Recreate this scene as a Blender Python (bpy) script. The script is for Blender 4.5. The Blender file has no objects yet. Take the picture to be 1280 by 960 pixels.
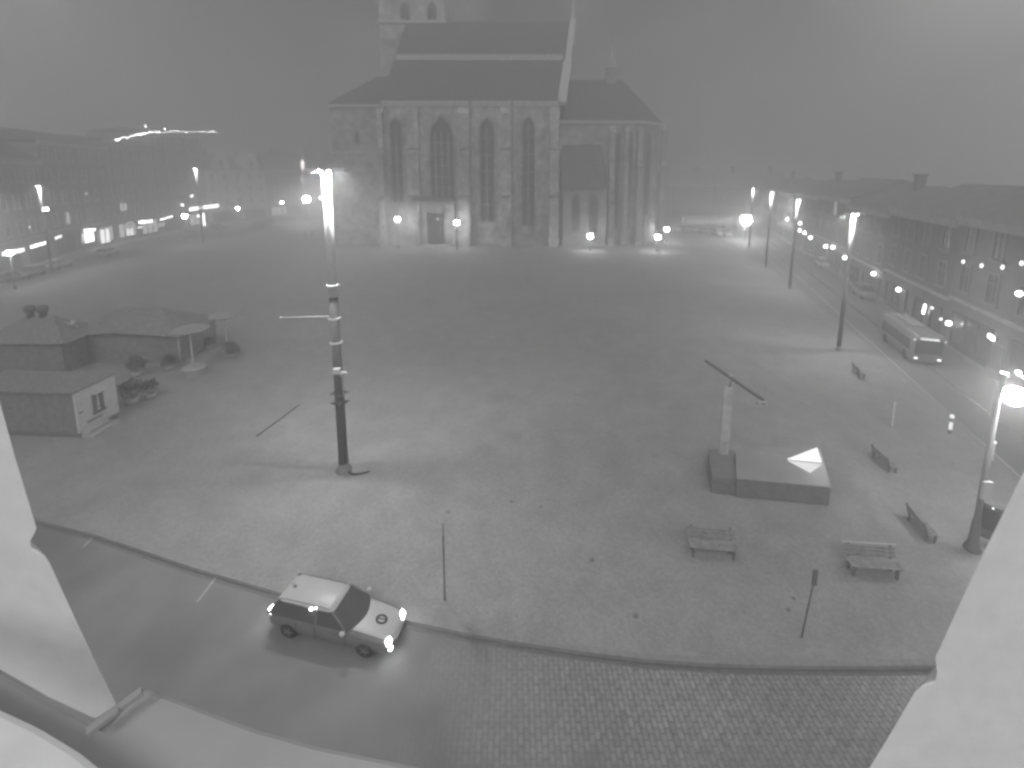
import bpy, math, random
from math import sin, cos, pi, radians, atan2, hypot, sqrt
from mathutils import Vector, Matrix
random.seed(7)
S = bpy.context.scene
C = S.collection

# ------------------------------------------------------------------ camera numbers
F = 590.0; PY = 311.0; PIT = radians(9); H = 14.0; PZ = 0.12
def ray(u, v):
    x = (u - 640) / F; y = (PY - v) / F
    return Vector((x, cos(PIT) + y * sin(PIT), -sin(PIT) + y * cos(PIT)))
def G(u, v, z=PZ):
    r = ray(u, v); t = (z - H) / r.z
    return Vector((r.x * t, r.y * t, z))
def at(u, v, Y):
    r = ray(u, v); t = Y / r.y
    return Vector((r.x * t, Y, H + r.z * t))

# ------------------------------------------------------------------ materials
MATS = {}
def stone(name, col, rough=0.85, scale=3.0, var=0.25, bump=0.3, spec=0.3, brick=None, joint=0.6, metal=0.0, patch=0.0, patch_scale=0.08):
    if name in MATS: return MATS[name]
    m = bpy.data.materials.new(name); m.use_nodes = True
    nt = m.node_tree; N = nt.nodes; L = nt.links
    b = N['Principled BSDF']; b.inputs['Roughness'].default_value = rough
    b.inputs['Specular IOR Level'].default_value = spec; b.inputs['Metallic'].default_value = metal
    tc = N.new('ShaderNodeTexCoord')
    n = N.new('ShaderNodeTexNoise'); n.inputs['Scale'].default_value = scale; n.inputs['Detail'].default_value = 6
    L.new(tc.outputs['Object'], n.inputs['Vector'])
    mr = N.new('ShaderNodeMapRange'); mr.inputs['From Min'].default_value = 0.3; mr.inputs['From Max'].default_value = 0.7
    mr.inputs['To Min'].default_value = 1 - var; mr.inputs['To Max'].default_value = 1 + var
    L.new(n.outputs['Fac'], mr.inputs['Value'])
    val = mr.outputs['Result']; hgt = n.outputs['Fac']
    def mul(a, bb):
        k = N.new('ShaderNodeMath'); k.operation = 'MULTIPLY'; L.new(a, k.inputs[0])
        if isinstance(bb, float): k.inputs[1].default_value = bb
        else: L.new(bb, k.inputs[1])
        return k.outputs[0]
    if patch:
        n2 = N.new('ShaderNodeTexNoise'); n2.inputs['Scale'].default_value = patch_scale; n2.inputs['Detail'].default_value = 4
        L.new(tc.outputs['Object'], n2.inputs['Vector'])
        m2 = N.new('ShaderNodeMapRange'); m2.inputs['From Min'].default_value = 0.3; m2.inputs['From Max'].default_value = 0.7
        m2.inputs['To Min'].default_value = 1 - patch; m2.inputs['To Max'].default_value = 1 + patch
        L.new(n2.outputs['Fac'], m2.inputs['Value']); val = mul(val, m2.outputs['Result'])
    if brick:
        if brick[0] == 'sett':      # irregular setts
            v = N.new('ShaderNodeTexVoronoi'); v.feature = 'DISTANCE_TO_EDGE'; v.inputs['Scale'].default_value = brick[1]
            v.inputs['Randomness'].default_value = 0.55
            L.new(tc.outputs['Object'], v.inputs['Vector'])
            e = N.new('ShaderNodeMapRange'); e.inputs['From Min'].default_value = 0.02; e.inputs['From Max'].default_value = 0.12
            e.inputs['To Min'].default_value = joint; e.inputs['To Max'].default_value = 1
            L.new(v.outputs['Distance'], e.inputs['Value']); val = mul(val, e.outputs['Result']); hgt = e.outputs['Result']
            c = N.new('ShaderNodeTexVoronoi'); c.inputs['Scale'].default_value = brick[1]; c.inputs['Randomness'].default_value = 0.55
            L.new(tc.outputs['Object'], c.inputs['Vector'])
            sp = N.new('ShaderNodeSeparateColor'); L.new(c.outputs['Color'], sp.inputs[0])
            q = N.new('ShaderNodeMapRange'); q.inputs['To Min'].default_value = 0.9; q.inputs['To Max'].default_value = 1.1
            L.new(sp.outputs[0], q.inputs['Value']); val = mul(val, q.outputs['Result'])
        else:
            mp = N.new('ShaderNodeMapping'); mp.inputs['Rotation'].default_value = brick[4] if len(brick) > 4 else (0, 0, 0)
            L.new(tc.outputs['Object'], mp.inputs['Vector'])
            br = N.new('ShaderNodeTexBrick'); br.inputs['Color1'].default_value = (1, 1, 1, 1); br.inputs['Color2'].default_value = (.84, .84, .84, 1)
            br.inputs['Mortar'].default_value = (joint,) * 3 + (1,)
            br.inputs['Scale'].default_value = 1; br.inputs['Brick Width'].default_value = brick[1]; br.inputs['Row Height'].default_value = brick[2]
            br.inputs['Mortar Size'].default_value = brick[3]; br.inputs['Mortar Smooth'].default_value = 0.6
            L.new(mp.outputs['Vector'], br.inputs['Vector'])
            bw = N.new('ShaderNodeRGBToBW'); L.new(br.outputs['Color'], bw.inputs[0]); val = mul(val, bw.outputs[0]); hgt = bw.outputs[0]
    val = mul(val, float(col))
    cb = N.new('ShaderNodeCombineColor')
    for i in range(3): L.new(val, cb.inputs[i])
    L.new(cb.outputs[0], b.inputs['Base Color'])
    if bump:
        bp = N.new('ShaderNodeBump'); bp.inputs['Strength'].default_value = bump; bp.inputs['Distance'].default_value = 0.02
        L.new(hgt, bp.inputs['Height']); L.new(bp.outputs['Normal'], b.inputs['Normal'])
    MATS[name] = m
    return m
def emis(name, strength, sample=True):
    if name in MATS: return MATS[name]
    m = bpy.data.materials.new(name); m.use_nodes = True
    nt = m.node_tree; nt.nodes.clear()
    e = nt.nodes.new('ShaderNodeEmission'); o = nt.nodes.new('ShaderNodeOutputMaterial')
    e.inputs['Color'].default_value = (1, 1, 1, 1); e.inputs['Strength'].default_value = strength
    nt.links.new(e.outputs[0], o.inputs['Surface'])
    m.cycles.emission_sampling = 'FRONT' if sample else 'NONE'
    MATS[name] = m
    return m
M_plaza = stone('granite setts paving', .31, .8, .7, .12, .35, .3, ('sett', 8.5), .82, patch=.10, patch_scale=.09)
M_asph = stone('asphalt', .2, .75, 9, .2, .3, .3, patch=.14, patch_scale=.12)
M_sett = stone('wet granite setts', .31, .45, 5, .25, 1.0, .55, ('brick', .26, .15, .028, (0, 0, radians(90))), .55, patch=.12, patch_scale=.3)
def lane_mat():
    m = M_sett; nt = m.node_tree; N = nt.nodes; L = nt.links
    b = N['Principled BSDF']; src = b.inputs['Base Color'].links[0].from_socket
    tc = N.new('ShaderNodeTexCoord'); sx = N.new('ShaderNodeSeparateXYZ'); L.new(tc.outputs['Object'], sx.inputs[0])
    no = N.new('ShaderNodeTexNoise'); no.inputs['Scale'].default_value = .7; no.inputs['Detail'].default_value = 5; L.new(tc.outputs['Object'], no.inputs['Vector'])
    def mr(sock, a, c, t0=0., t1=1.):
        k = N.new('ShaderNodeMapRange'); k.interpolation_type = 'SMOOTHSTEP'; k.inputs['From Min'].default_value = a; k.inputs['From Max'].default_value = c; k.inputs['To Min'].default_value = t0; k.inputs['To Max'].default_value = t1; L.new(sock, k.inputs['Value']); return k.outputs['Result']
    def mth(op, a, c):
        k = N.new('ShaderNodeMath'); k.operation = op; L.new(a, k.inputs[0])
        if isinstance(c, float): k.inputs[1].default_value = c
        else: L.new(c, k.inputs[1])
        return k.outputs[0]
    wob = mth('MULTIPLY', no.outputs['Fac'], 3.5)
    fx = mr(mth('ADD', sx.outputs[0], wob), -2.0, 4.5); fy = mr(mth('ADD', sx.outputs[1], wob), 8.8, 12.0)
    f = mth('MULTIPLY', fx, fy)
    sc = N.new('ShaderNodeVectorMath'); sc.operation = 'SCALE'; 
    n2 = N.new('ShaderNodeTexNoise'); n2.inputs['Scale'].default_value = .35; n2.inputs['Detail'].default_value = 7; L.new(tc.outputs['Object'], n2.inputs['Vector'])
    base = N.new('ShaderNodeCombineColor'); v = mr(n2.outputs['Fac'], .25, .75, .15, .25)
    for i in range(3): L.new(v, base.inputs[i])
    mx = N.new('ShaderNodeMix'); mx.data_type = 'RGBA'; L.new(f, mx.inputs['Factor']); L.new(base.outputs[0], mx.inputs['A']); L.new(src, mx.inputs['B'])
    L.new(mx.outputs['Result'], b.inputs['Base Color'])
    bp = b.inputs['Normal'].links[0].from_node; L.new(mth('MULTIPLY', f, .9), bp.inputs['Strength'])
    L.new(mr(f, 0., 1., .85, .45), b.inputs['Roughness'])
lane_mat()
M_kerb = stone('kerb granite', .27, .7, 6, .15, .3)
M_gutter = stone('gutter stone', .16, .7, 6, .2, .3)
M_paint = stone('road paint', .36, .7, 4, .35, .1)
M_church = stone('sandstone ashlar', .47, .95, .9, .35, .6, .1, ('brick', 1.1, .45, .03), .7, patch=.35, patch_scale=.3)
M_choir = stone('darker choir sandstone', .36, .95, .9, .35, .6, .1, ('brick', 1.1, .45, .03), .7, patch=.35, patch_scale=.3)  # same ashlar pattern in a darker even tone, for choir and chapel
M_trim = stone('pale dressed stone', .55, .9, 1.5, .2, .3, .1)
M_slate = stone('slate roof', .125, .9, 1.5, .3, .4, .1, ('brick', .5, .35, .03, (radians(90), 0, 0)), .6)
M_glassd = stone('dark leaded glass', .05, .5, 2, .4, .1, .3)
M_plast = [stone('plaster %s' % n, c, .9, .8, .12, .2, .1, patch=.12, patch_scale=.15) for n, c in (('pale', .6), ('grey', .3), ('mid', .36), ('dull', .24))]
M_tilep = stone('haze-faded roof tiles', .27, .9, 2, .2, .4, .1)  # colour lifted so the far roofs fade into the mist
M_tile = stone('clay roof tiles', .2, .9, 2, .3, .5, .1)
M_pane = stone('window pane', .17, .2, 1, .1, 0, .5)
M_white = stone('white painted wood', .6, .7, 4, .1, .1)
M_metd = stone('dark painted metal', .17, .9, 6, .15, .05, .05)
M_mast = stone('mast paint', .085, .9, 6, .2, .05, .05)
M_metl = stone('galvanised metal', .6, .7, 6, .1, .05, .5, metal=.2)
M_dark = stone('dark canvas', .23, .9, 3, .25, .3, .1)
M_tar = stone('roof felt', .24, .9, 5, .3, .3, .1)
M_wood = stone('weathered wood', .29, .8, 6, .3, .3, .2)
M_black = stone('black granite', .19, .55, 4, .2, .1, .3)
M_water = stone('basin water film', .3, .25, .8, .15, .25, .4)
M_gilt = stone('brushed pale metal', .48, .45, 2.5, .25, .3, .5, metal=.15)
M_conc = stone('concrete', .4, .9, 5, .15, .3)
M_leaf = stone('shrub leaves', .11, .8, 8, .4, .2)
M_jamb = stone('white painted stone', .80, .85, 16,   .04, .1, .15, patch=.03, patch_scale=3.5)
M_ledge = stone('lead covered ledge', .44, .6, 3, .12, .3, .3, patch=.1, patch_scale=2.)
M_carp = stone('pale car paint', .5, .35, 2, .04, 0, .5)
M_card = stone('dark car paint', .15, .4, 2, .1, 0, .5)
M_carg = stone('grey car paint', .24, .35, 2, .08, 0, .5)
M_carglass = stone('car glass', .08, .15, 2, .05, 0, .5)
M_rub = stone('tyre rubber', .03, .9, 9, .2, .1, .1)
M_rim = stone('wheel alloy', .3, .4, 9, .1, 0, .5, metal=.5)
M_skin = stone('skin', .35, .6, 9, .1, 0, .3)
M_coat = stone('dark coat cloth', .04, .9, 9, .2, .1, .1)
M_trou = stone('dark trousers cloth', .06, .9, 9, .2, .1, .1)
M_hair = stone('dark hair', .03, .7, 20, .3, .1, .3)
M_canopy = stone('pale parasol canvas', .3, .9, 4, .1, .1, .1)
E_lens = emis('pole luminaire lens', 1700)
E_globe = emis('lantern globe', 75)
E_big = emis('floodlight glass', 90)
E_small = emis('small lamp', 9, False)
E_sign = emis('lit sign', 3.2, False)
E_signb = emis('bright lit sign', 7, False)
E_win = emis('lit window', .9, False)
E_shop = emis('lit shop window', 2.4, False)
E_bulb = emis('festoon bulb', 11, False)
E_dim = emis('dim lamp and glint', 1.6, False)
E_head = emis('headlamp glass', 45)
E_farhead = emis('far headlamp glass', 60, False)
E_pool = emis('glowing triangle glass', 1.15)
E_tram = emis('tram saloon light', .5, False)

# ------------------------------------------------------------------ mesh builder
class MB:
    def __init__(s): s.v = []; s.f = []; s.m = []; s.sm = []
    def add(s, vs, fs, m=0, smooth=False):
        o = len(s.v); s.v += [tuple(p) for p in vs]
        for f in fs: s.f.append([i + o for i in f]); s.m.append(m); s.sm.append(smooth)
        return s
    def box(s, x0, x1, y0, y1, z0, z1, m=0):
        v = [(x, y, z) for z in (z0, z1) for y in (y0, y1) for x in (x0, x1)]
        return s.add(v, [(0, 2, 3, 1), (4, 5, 7, 6), (0, 1, 5, 4), (2, 6, 7, 3), (0, 4, 6, 2), (1, 3, 7, 5)], m)
    def obox(s, a, b, w, h, m=0, up=(0, 0, 1)):       # beam between two points
        a = Vector(a); b = Vector(b); d = (b - a).normalized(); up = Vector(up)
        if abs(d.dot(up)) > .99: up = Vector((0, 1, 0))
        r = d.cross(up).normalized(); u = r.cross(d)
        v = []
        for p in (a, b):
            for i, j in ((-1, -1), (1, -1), (1, 1), (-1, 1)): v.append(p + r * (w / 2 * i) + u * (h / 2 * j))
        return s.add(v, [(0, 1, 2, 3), (7, 6, 5, 4), (0, 4, 5, 1), (1, 5, 6, 2), (2, 6, 7, 3), (3, 7, 4, 0)], m)
    def tube(s, pts, rs, n=10, m=0, cap=True):
        pts = [Vector(p) for p in pts]
        if not hasattr(rs, '__len__'): rs = [rs] * len(pts)
        vs = []; fs = []
        for i, p in enumerate(pts):
            d = (pts[min(i + 1, len(pts) - 1)] - pts[max(i - 1, 0)]).normalized()
            up = Vector((0, 0, 1)) if abs(d.z) < .95 else Vector((1, 0, 0))
            r = d.cross(up).normalized(); u = r.cross(d)
            for k in range(n):
                a = 2 * pi * k / n; vs.append(p + (r * cos(a) + u * sin(a)) * rs[i])
        for i in range(len(pts) - 1):
            for k in range(n):
                a = i * n + k; b = i * n + (k + 1) % n; fs.append((a, b, b + n, a + n))
        s.add(vs, fs, m, True)
        if cap:
            o = len(s.v) - len(vs)
            s.f.append([o + k for k in range(n)][::-1]); s.m.append(m); s.sm.append(False)
            s.f.append([o + (len(pts) - 1) * n + k for k in range(n)]); s.m.append(m); s.sm.append(False)
        return s
    def lathe(s, prof, c=(0, 0, 0), n=16, m=0, smooth=True):
        vs = []; fs = []
        for r, z in prof:
            for k in range(n): a = 2 * pi * k / n; vs.append((c[0] + r * cos(a), c[1] + r * sin(a), c[2] + z))
        for i in range(len(prof) - 1):
            for k in range(n):
                a = i * n + k; b = i * n + (k + 1) % n; fs.append((a, b, b + n, a + n))
        fs.append(tuple(range(n))[::-1]); fs.append(tuple((len(prof) - 1) * n + k for k in range(n)))
        return s.add(vs, fs, m, smooth)
    def prism(s, poly, z0, z1, m=0):                  # polygon in xy
        n = len(poly); v = [(p[0], p[1], z0) for p in poly] + [(p[0], p[1], z1) for p in poly]
        f = [tuple(range(n))[::-1], tuple(range(n, 2 * n))] + [(i, (i + 1) % n, (i + 1) % n + n, i + n) for i in range(n)]
        return s.add(v, f, m)
    def prismy(s, poly, y0, y1, m=0):                 # polygon in xz extruded along y
        n = len(poly); v = [(p[0], y0, p[1]) for p in poly] + [(p[0], y1, p[1]) for p in poly]
        f = [tuple(range(n)), tuple(range(n, 2 * n))[::-1]] + [((i + 1) % n, i, i + n, (i + 1) % n + n) for i in range(n)]
        return s.add(v, f, m)
    def ball(s, c, r, m=0, n=8, sz=1.0):
        k = n // 2 + 1
        prof = [(max(.02 * r, r * sin(pi * i / k)), -r * sz * cos(pi * i / k)) for i in range(k + 1)]
        return s.lathe(prof, c, n, m)
    def build(s, name, mats, parent=None, loc=(0, 0, 0), bevel=0, subd=0, rot=(0, 0, 0)):
        me = bpy.data.meshes.new(name); me.from_pydata(s.v, [], s.f)
        if not isinstance(mats, (list, tuple)): mats = [mats]
        for m in mats: me.materials.append(m)
        for p, i, sm in zip(me.polygons, s.m, s.sm): p.material_index = i; p.use_smooth = sm
        me.update()
        import bmesh
        bm = bmesh.new(); bm.from_mesh(me); bmesh.ops.recalc_face_normals(bm, faces=bm.faces); bm.to_mesh(me); bm.free()
        o = bpy.data.objects.new(name, me); C.objects.link(o); o.location = loc; o.rotation_euler = rot
        if parent: o.parent = parent
        if bevel:
            b = o.modifiers.new('bevel', 'BEVEL'); b.width = bevel; b.segments = 2; b.limit_method = 'ANGLE'
        if subd:
            b = o.modifiers.new('sub', 'SUBSURF'); b.levels = subd; b.render_levels = subd
        return o
def tag(o, label=None, cat=None, group=None, kind=None):
    if label: o['label'] = label
    if cat: o['category'] = cat
    if group: o['group'] = group
    if kind: o['kind'] = kind
    return o
def thing(name, loc, label, cat, rz=0, group=None):
    o = bpy.data.objects.new(name, None); C.objects.link(o); o.location = loc; o.rotation_euler = (0, 0, rz)
    o.empty_display_size = .3
    return tag(o, label, cat, group)
def kids(o): return [c for c in C.objects if c.parent == o]
def copy_tree(o, parent=None):
    c = o.copy(); C.objects.link(c)
    if parent: c.parent = parent
    for ch in kids(o): copy_tree(ch, c)
    return c

# ------------------------------------------------------------------ ground and roads
g = MB(); n = 40; R = 240.0
g.add([(-R, -40, 0), (R, -40, 0), (R, 320, 0), (-R, 320, 0)], [(0, 1, 2, 3)])
tag(g.build('road', M_asph), kind='structure')
# plaza outline: front kerb, right street edge, back, left street edge
kerb_px = [(-60, 620), (20, 636), (50, 645), (120, 662), (185, 683), (250, 705), (300, 719), (350, 733), (430, 752), (510, 768), (580, 783), (650, 795), (725, 806), (800, 815), (880, 820.5), (960, 823), (1060, 824), (1165, 823), (1280, 820), (1420, 812)]
kerb = [G(u, v) for u, v in kerb_px]
right_edge = [Vector((21.5, 13.2, 0)), Vector((23.2, 20, 0)), Vector((24.8, 24, 0)), Vector((26.9, 30, 0)), Vector((29.2, 37.6, 0)), Vector((32.4, 48.3, 0)), Vector((38.5, 70, 0)), Vector((44, 98, 0))]
back_edge = [Vector((30, 106, 0)), Vector((34, 136, 0)), Vector((-50, 150, 0))]
left_edge = [Vector((-58, 135, 0)), Vector((-61.5, 115, 0)), Vector((-63.5, 97, 0)), Vector((-64.8, 80, 0)), Vector((-63, 66, 0)), Vector((-60, 55, 0)), Vector((-52, 30, 0)), Vector((-38, 22, 0))]
poly = kerb + right_edge + back_edge + left_edge
pz = MB(); nn = len(poly)
pz.add([(p.x, p.y, PZ) for p in poly] + [(p.x, p.y, .004) for p in poly], [tuple(range(nn))] + [(i, (i + 1) % nn, (i + 1) % nn + nn, i + nn) for i in range(nn)])
tag(pz.build('paving', M_plaza), kind='structure')
def strip(pts, w0, w1, z0, z1, name, mat, side=1):
    b = MB(); vs = []
    for i, p in enumerate(pts):
        d = (Vector(pts[min(i + 1, len(pts) - 1)]) - Vector(pts[max(i - 1, 0)])); d.z = 0; d.normalize(); nrm = Vector((d.y, -d.x, 0)) * side
        a = Vector((p[0], p[1], 0)) + nrm * w0; c = Vector((p[0], p[1], 0)) + nrm * w1
        vs += [(a.x, a.y, z0), (a.x, a.y, z1), (c.x, c.y, z1), (c.x, c.y, z0)]
    fs = []
    for i in range(len(pts) - 1):
        for k in range(4): fs.append((i * 4 + k, i * 4 + (k + 1) % 4, i * 4 + 4 + (k + 1) % 4, i * 4 + 4 + k))
    fs += [(0, 1, 2, 3), tuple(range(len(vs) - 4, len(vs)))]
    b.add(vs, fs)
    return tag(b.build(name, mat, bevel=0.01), kind='structure')
strip(kerb, .003, .2, -.05, PZ + .012, 'kerb', M_kerb)
strip(right_edge, .003, .25, -.05, PZ + .012, 'kerb', M_kerb)
strip(left_edge, .003, .25, -.05, PZ + .012, 'kerb', M_kerb)
strip(kerb, .21, .36, -.02, .008, 'gutter', M_gutter)
# sett-paved part of the near road
nb = MB()
front = [Vector((p.x, p.y, 0)) for p in kerb]
fr = []
for i, p in enumerate(front):
    fr.append((p.x - .06, p.y - .37, .004))
rear = [(31, 2, .004), (-24, 2, .004)]
nb.add(fr + rear, [tuple(range(len(fr) + len(rear)))])
tag(nb.build('cobbled_lane', M_sett), kind='structure')
# pavements in front of the houses
lb = [Vector((-63, 20, 0)), Vector((-66.5, 45, 0)), Vector((-67.2, 56.8, 0)), Vector((-69.5, 62.7, 0)), Vector((-74.9, 75.1, 0)), Vector((-82.1, 96.9, 0)), Vector((-83.5, 133.4, 0)), Vector((-78.1, 153.3, 0)), Vector((-65.2, 166, 0))]
strip(lb, .2, 3.2, -.05, .12, 'pavement', M_conc)
rb0 = Vector((30.8, 24.0, 0)); rb1 = Vector((63.5, 115, 0)); rd = (rb1 - rb0).normalized(); rn = Vector((-rd.y, rd.x, 0))
strip([rb0 - rd * 22, rb0, rb1, rb1 + rd * 40], -3.2, -.2, -.05, .12, 'pavement', M_asph)
# rails of the tram line in the right-hand street
for off in (5.3, 6.75, 8.6, 10.05):
    a = rb0 - rd * 18 + rn * off; b = rb0 + rd * 118 + rn * off
    r = MB(); r.obox((a.x, a.y, .003), (b.x, b.y, .003), .07, .012)
    tag(r.build('tram_rail', M_metl), kind='structure')
# painted marks
def mark(px, w, mat=M_paint, name='road_marking', z=.006):
    pts = [G(u, v, 0) for u, v in px]; b = MB()
    for i in range(len(pts) - 1): b.obox((pts[i].x, pts[i].y, z), (pts[i + 1].x, pts[i + 1].y, z), w, .008)
    tag(b.build(name, mat), kind='structure')
mark([(270, 722), (246, 753)], .09); mark([(124, 663), (104, 684)], .09)

# ------------------------------------------------------------------ haze, world, sun
hz = MB(); hz.box(-235, 235, -35, 300, -1.0, 66.0)
ho = tag(hz.build('haze', stone('haze_tmp', .5)), kind='stuff')
hm = bpy.data.materials.new('night mist'); hm.use_nodes = True; nt = hm.node_tree; nt.nodes.clear()
pv = nt.nodes.new('ShaderNodeVolumePrincipled'); oo = nt.nodes.new('ShaderNodeOutputMaterial')
pv.inputs['Color'].default_value = (.84, .84, .84, 1); pv.inputs['Density'].default_value = .0125; pv.inputs['Anisotropy'].default_value = .6
nt.links.new(pv.outputs[0], oo.inputs['Volume']); ho.data.materials.clear(); ho.data.materials.append(hm)

SUN_EL = radians(46); SUN_DIR = Vector((.10, .78, 0)).normalized()     # horizontal travel of the light
w = bpy.data.worlds.new('World'); S.world = w; w.use_nodes = True; nt = w.node_tree; N = nt.nodes; L = nt.links
bg = N['Background']
sky = N.new('ShaderNodeTexSky'); sky.sky_type = 'NISHITA'; sky.sun_disc = False; sky.sun_elevation = SUN_EL
sky.sun_rotation = atan2(-SUN_DIR.x, -SUN_DIR.y)
bw = N.new('ShaderNodeRGBToBW'); L.new(sky.outputs[0], bw.inputs[0])
k0 = N.new('ShaderNodeMath'); k0.operation = 'MULTIPLY'; k0.inputs[1].default_value = .04; L.new(bw.outputs[0], k0.inputs[0])
tc = N.new('ShaderNodeTexCoord'); no = N.new('ShaderNodeTexNoise'); no.inputs['Scale'].default_value = 5.0; no.inputs['Detail'].default_value = 3.5
L.new(tc.outputs['Generated'], no.inputs['Vector'])
mr = N.new('ShaderNodeMapRange'); mr.inputs['From Min'].default_value = .42; mr.inputs['From Max'].default_value = .64
mr.inputs['To Min'].default_value = -.6; mr.inputs['To Max'].default_value = 4.2; L.new(no.outputs['Fac'], mr.inputs['Value'])
ad = N.new('ShaderNodeMath'); ad.operation = 'ADD'; L.new(k0.outputs[0], ad.inputs[0])
mx_ = N.new('ShaderNodeMath'); mx_.operation = 'MAXIMUM'; mx_.inputs[1].default_value = .05; L.new(mr.outputs[0], mx_.inputs[0]); L.new(mx_.outputs[0], ad.inputs[1])
# glare of the camera's cover put into the sky, right and, weaker, left
sx = N.new('ShaderNodeSeparateXYZ'); L.new(tc.outputs['Generated'], sx.inputs[0])
gl_ = N.new('ShaderNodeMapRange'); gl_.inputs['From Min'].default_value = .46; gl_.inputs['From Max'].default_value = .8; gl_.inputs['To Max'].default_value = 16.0; gl_.interpolation_type = 'SMOOTHSTEP'; L.new(sx.outputs[0], gl_.inputs['Value'])
gl2 = N.new('ShaderNodeMapRange'); gl2.inputs['From Min'].default_value = -.52; gl2.inputs['From Max'].default_value = -.85; gl2.inputs['To Max'].default_value = 13.0; gl2.interpolation_type = 'SMOOTHSTEP'; L.new(sx.outputs[0], gl2.inputs['Value'])
ad2 = N.new('ShaderNodeMath'); ad2.operation = 'ADD'; L.new(gl_.outputs[0], ad2.inputs[0]); L.new(gl2.outputs[0], ad2.inputs[1])
ad3 = N.new('ShaderNodeMath'); ad3.operation = 'ADD'; L.new(ad2.outputs[0], ad3.inputs[0]); L.new(ad.outputs[0], ad3.inputs[1])
L.new(ad3.outputs[0], bg.inputs['Color']); bg.inputs['Strength'].default_value = .05
sl = bpy.data.lights.new('fill_sun', 'SUN'); sl.energy = 1.5; sl.angle = radians(24); sl.color = (1, 1, 1)  # soft fill added for the unseen lamps behind the viewpoint
so = bpy.data.objects.new('added_fill_sun', sl); C.objects.link(so)
dv = Vector((SUN_DIR.x * cos(SUN_EL), SUN_DIR.y * cos(SUN_EL), -sin(SUN_EL)))
so.rotation_euler = dv.to_track_quat('-Z', 'Y').to_euler(); so.location = (0, -20, 60)

# ------------------------------------------------------------------ cathedral
YW = 93.0
def X(u, v=200, Y=YW): return at(u, v, Y).x
def Z(v, Y=YW): return at(640, v, Y).z
cath = thing('cathedral', (-8, YW + 10, 0), 'large gothic stone cathedral with steep dark roof standing at the far side of the square', 'church')
CO = Vector((-8, YW + 10, 0))
def cb(mb, name, mats, parent=cath, bevel=0):
    return mb.build(name, mats, parent, loc=(-CO.x, -CO.y, 0) if parent is cath else (0, 0, 0), bevel=bevel)
xL, xR = X(478, 127), X(696, 127); zE = Z(129)
def arch(cx, hw, z0, z1, n=6):      # pointed arch outline in xz
    pts = [(cx - hw, z0), (cx + hw, z0)]
    sp = z1 - hw * 1.7
    for i in range(n + 1):
        a = i / n; pts.append((cx + hw * (1 - a ** 1.6), sp + (z1 - sp) * (a ** .75)))
    for i in range(n - 1, -1, -1):
        a = i / n; pts.append((cx - hw * (1 - a ** 1.6), sp + (z1 - sp) * (a ** .75)))
    return pts
b = MB(); b.prism([(xL, YW), (xR, YW), (xR + 4.6, YW + 14), (xR + 4.6, YW + 26), (xL, YW + 26)], 0, zE); cb(b, 'nave_wall', M_church)
b = MB(); b.box(xL - .3, xR + .3, YW - .45, YW + .1, zE - .1, zE + .55); b.box(xL - .3, xR + .3, YW - .25, YW + .1, zE - .6, zE - .1); cb(b, 'cornice', M_trim)
b = MB(); b.box(xL - .2, xR + .2, YW - .35, YW + .1, .12, 1.6); cb(b, 'plinth', M_church)
zR = at(612, 27, YW + 14).z; YR = YW + 14
lx = at(508, 28, YR).x; rx = at(713, 28, YR).x
b = MB()
v = [(xL - .2, YW - .6, zE + .45), (xR + .4, YW - .6, zE + .45), (rx, YR, zR), (lx, YR, zR), (xL - .2, YW + 28.5, zE + .45), (xR + 4.5, YW + 28.5, zE + .45)]
b.add(v, [(0, 1, 2, 3), (3, 2, 5, 4), (0, 3, 4), (1, 5, 2), (0, 4, 5, 1)]); roof = cb(b, 'roof', M_slate)
# walkway rail / snow board across the roof, catching the light
t = .0
def roofpt(s, f):    # s along 0..1, f up the slope 0..1
    a = Vector(v[0]).lerp(Vector(v[1]), s); c = Vector(v[3]).lerp(Vector(v[2]), s); return a.lerp(c, f)
for i in range(4):
    s0, s1 = [(.012, .16), (.163, .34), (.343, .655), (.658, .985)][i]
    b = MB(); f = .50
    p, q = roofpt(s0, f), roofpt(s1, f)
    b.obox(p + Vector((0, -.35, .2)), q + Vector((0, -.35, .2)), .15, 1.1, up=(0, -.2, 1)); cb(b, 'snow_board', M_trim)
# right-hand gable coping and pinnacle
b = MB()
p0 = Vector(v[1]) + Vector((.4, .3, -.6)); p1 = Vector(v[2]) + Vector((.5, 0, .3)); mid = p0.lerp(p1, .45) + Vector((.1, 0, 0))
b.obox(p0, mid, 1.7, 1.0, up=(0, -1, 0)); b.obox(mid, p1, 1.2, .9, up=(0, -1, 0)); cb(b, 'gable_coping', M_trim)
b = MB(); b.box(p1.x - .8, p1.x + .8, YR - .8, YR + .8, zR - 5, zR - 1); b.lathe([(1.1, 0), (.8, .6), (.45, 2.2), (.12, 4.6), (.05, 5.4)], (p1.x, YR, zR - 1), 8, 0, False); cb(b, 'pinnacle', M_trim)
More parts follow.
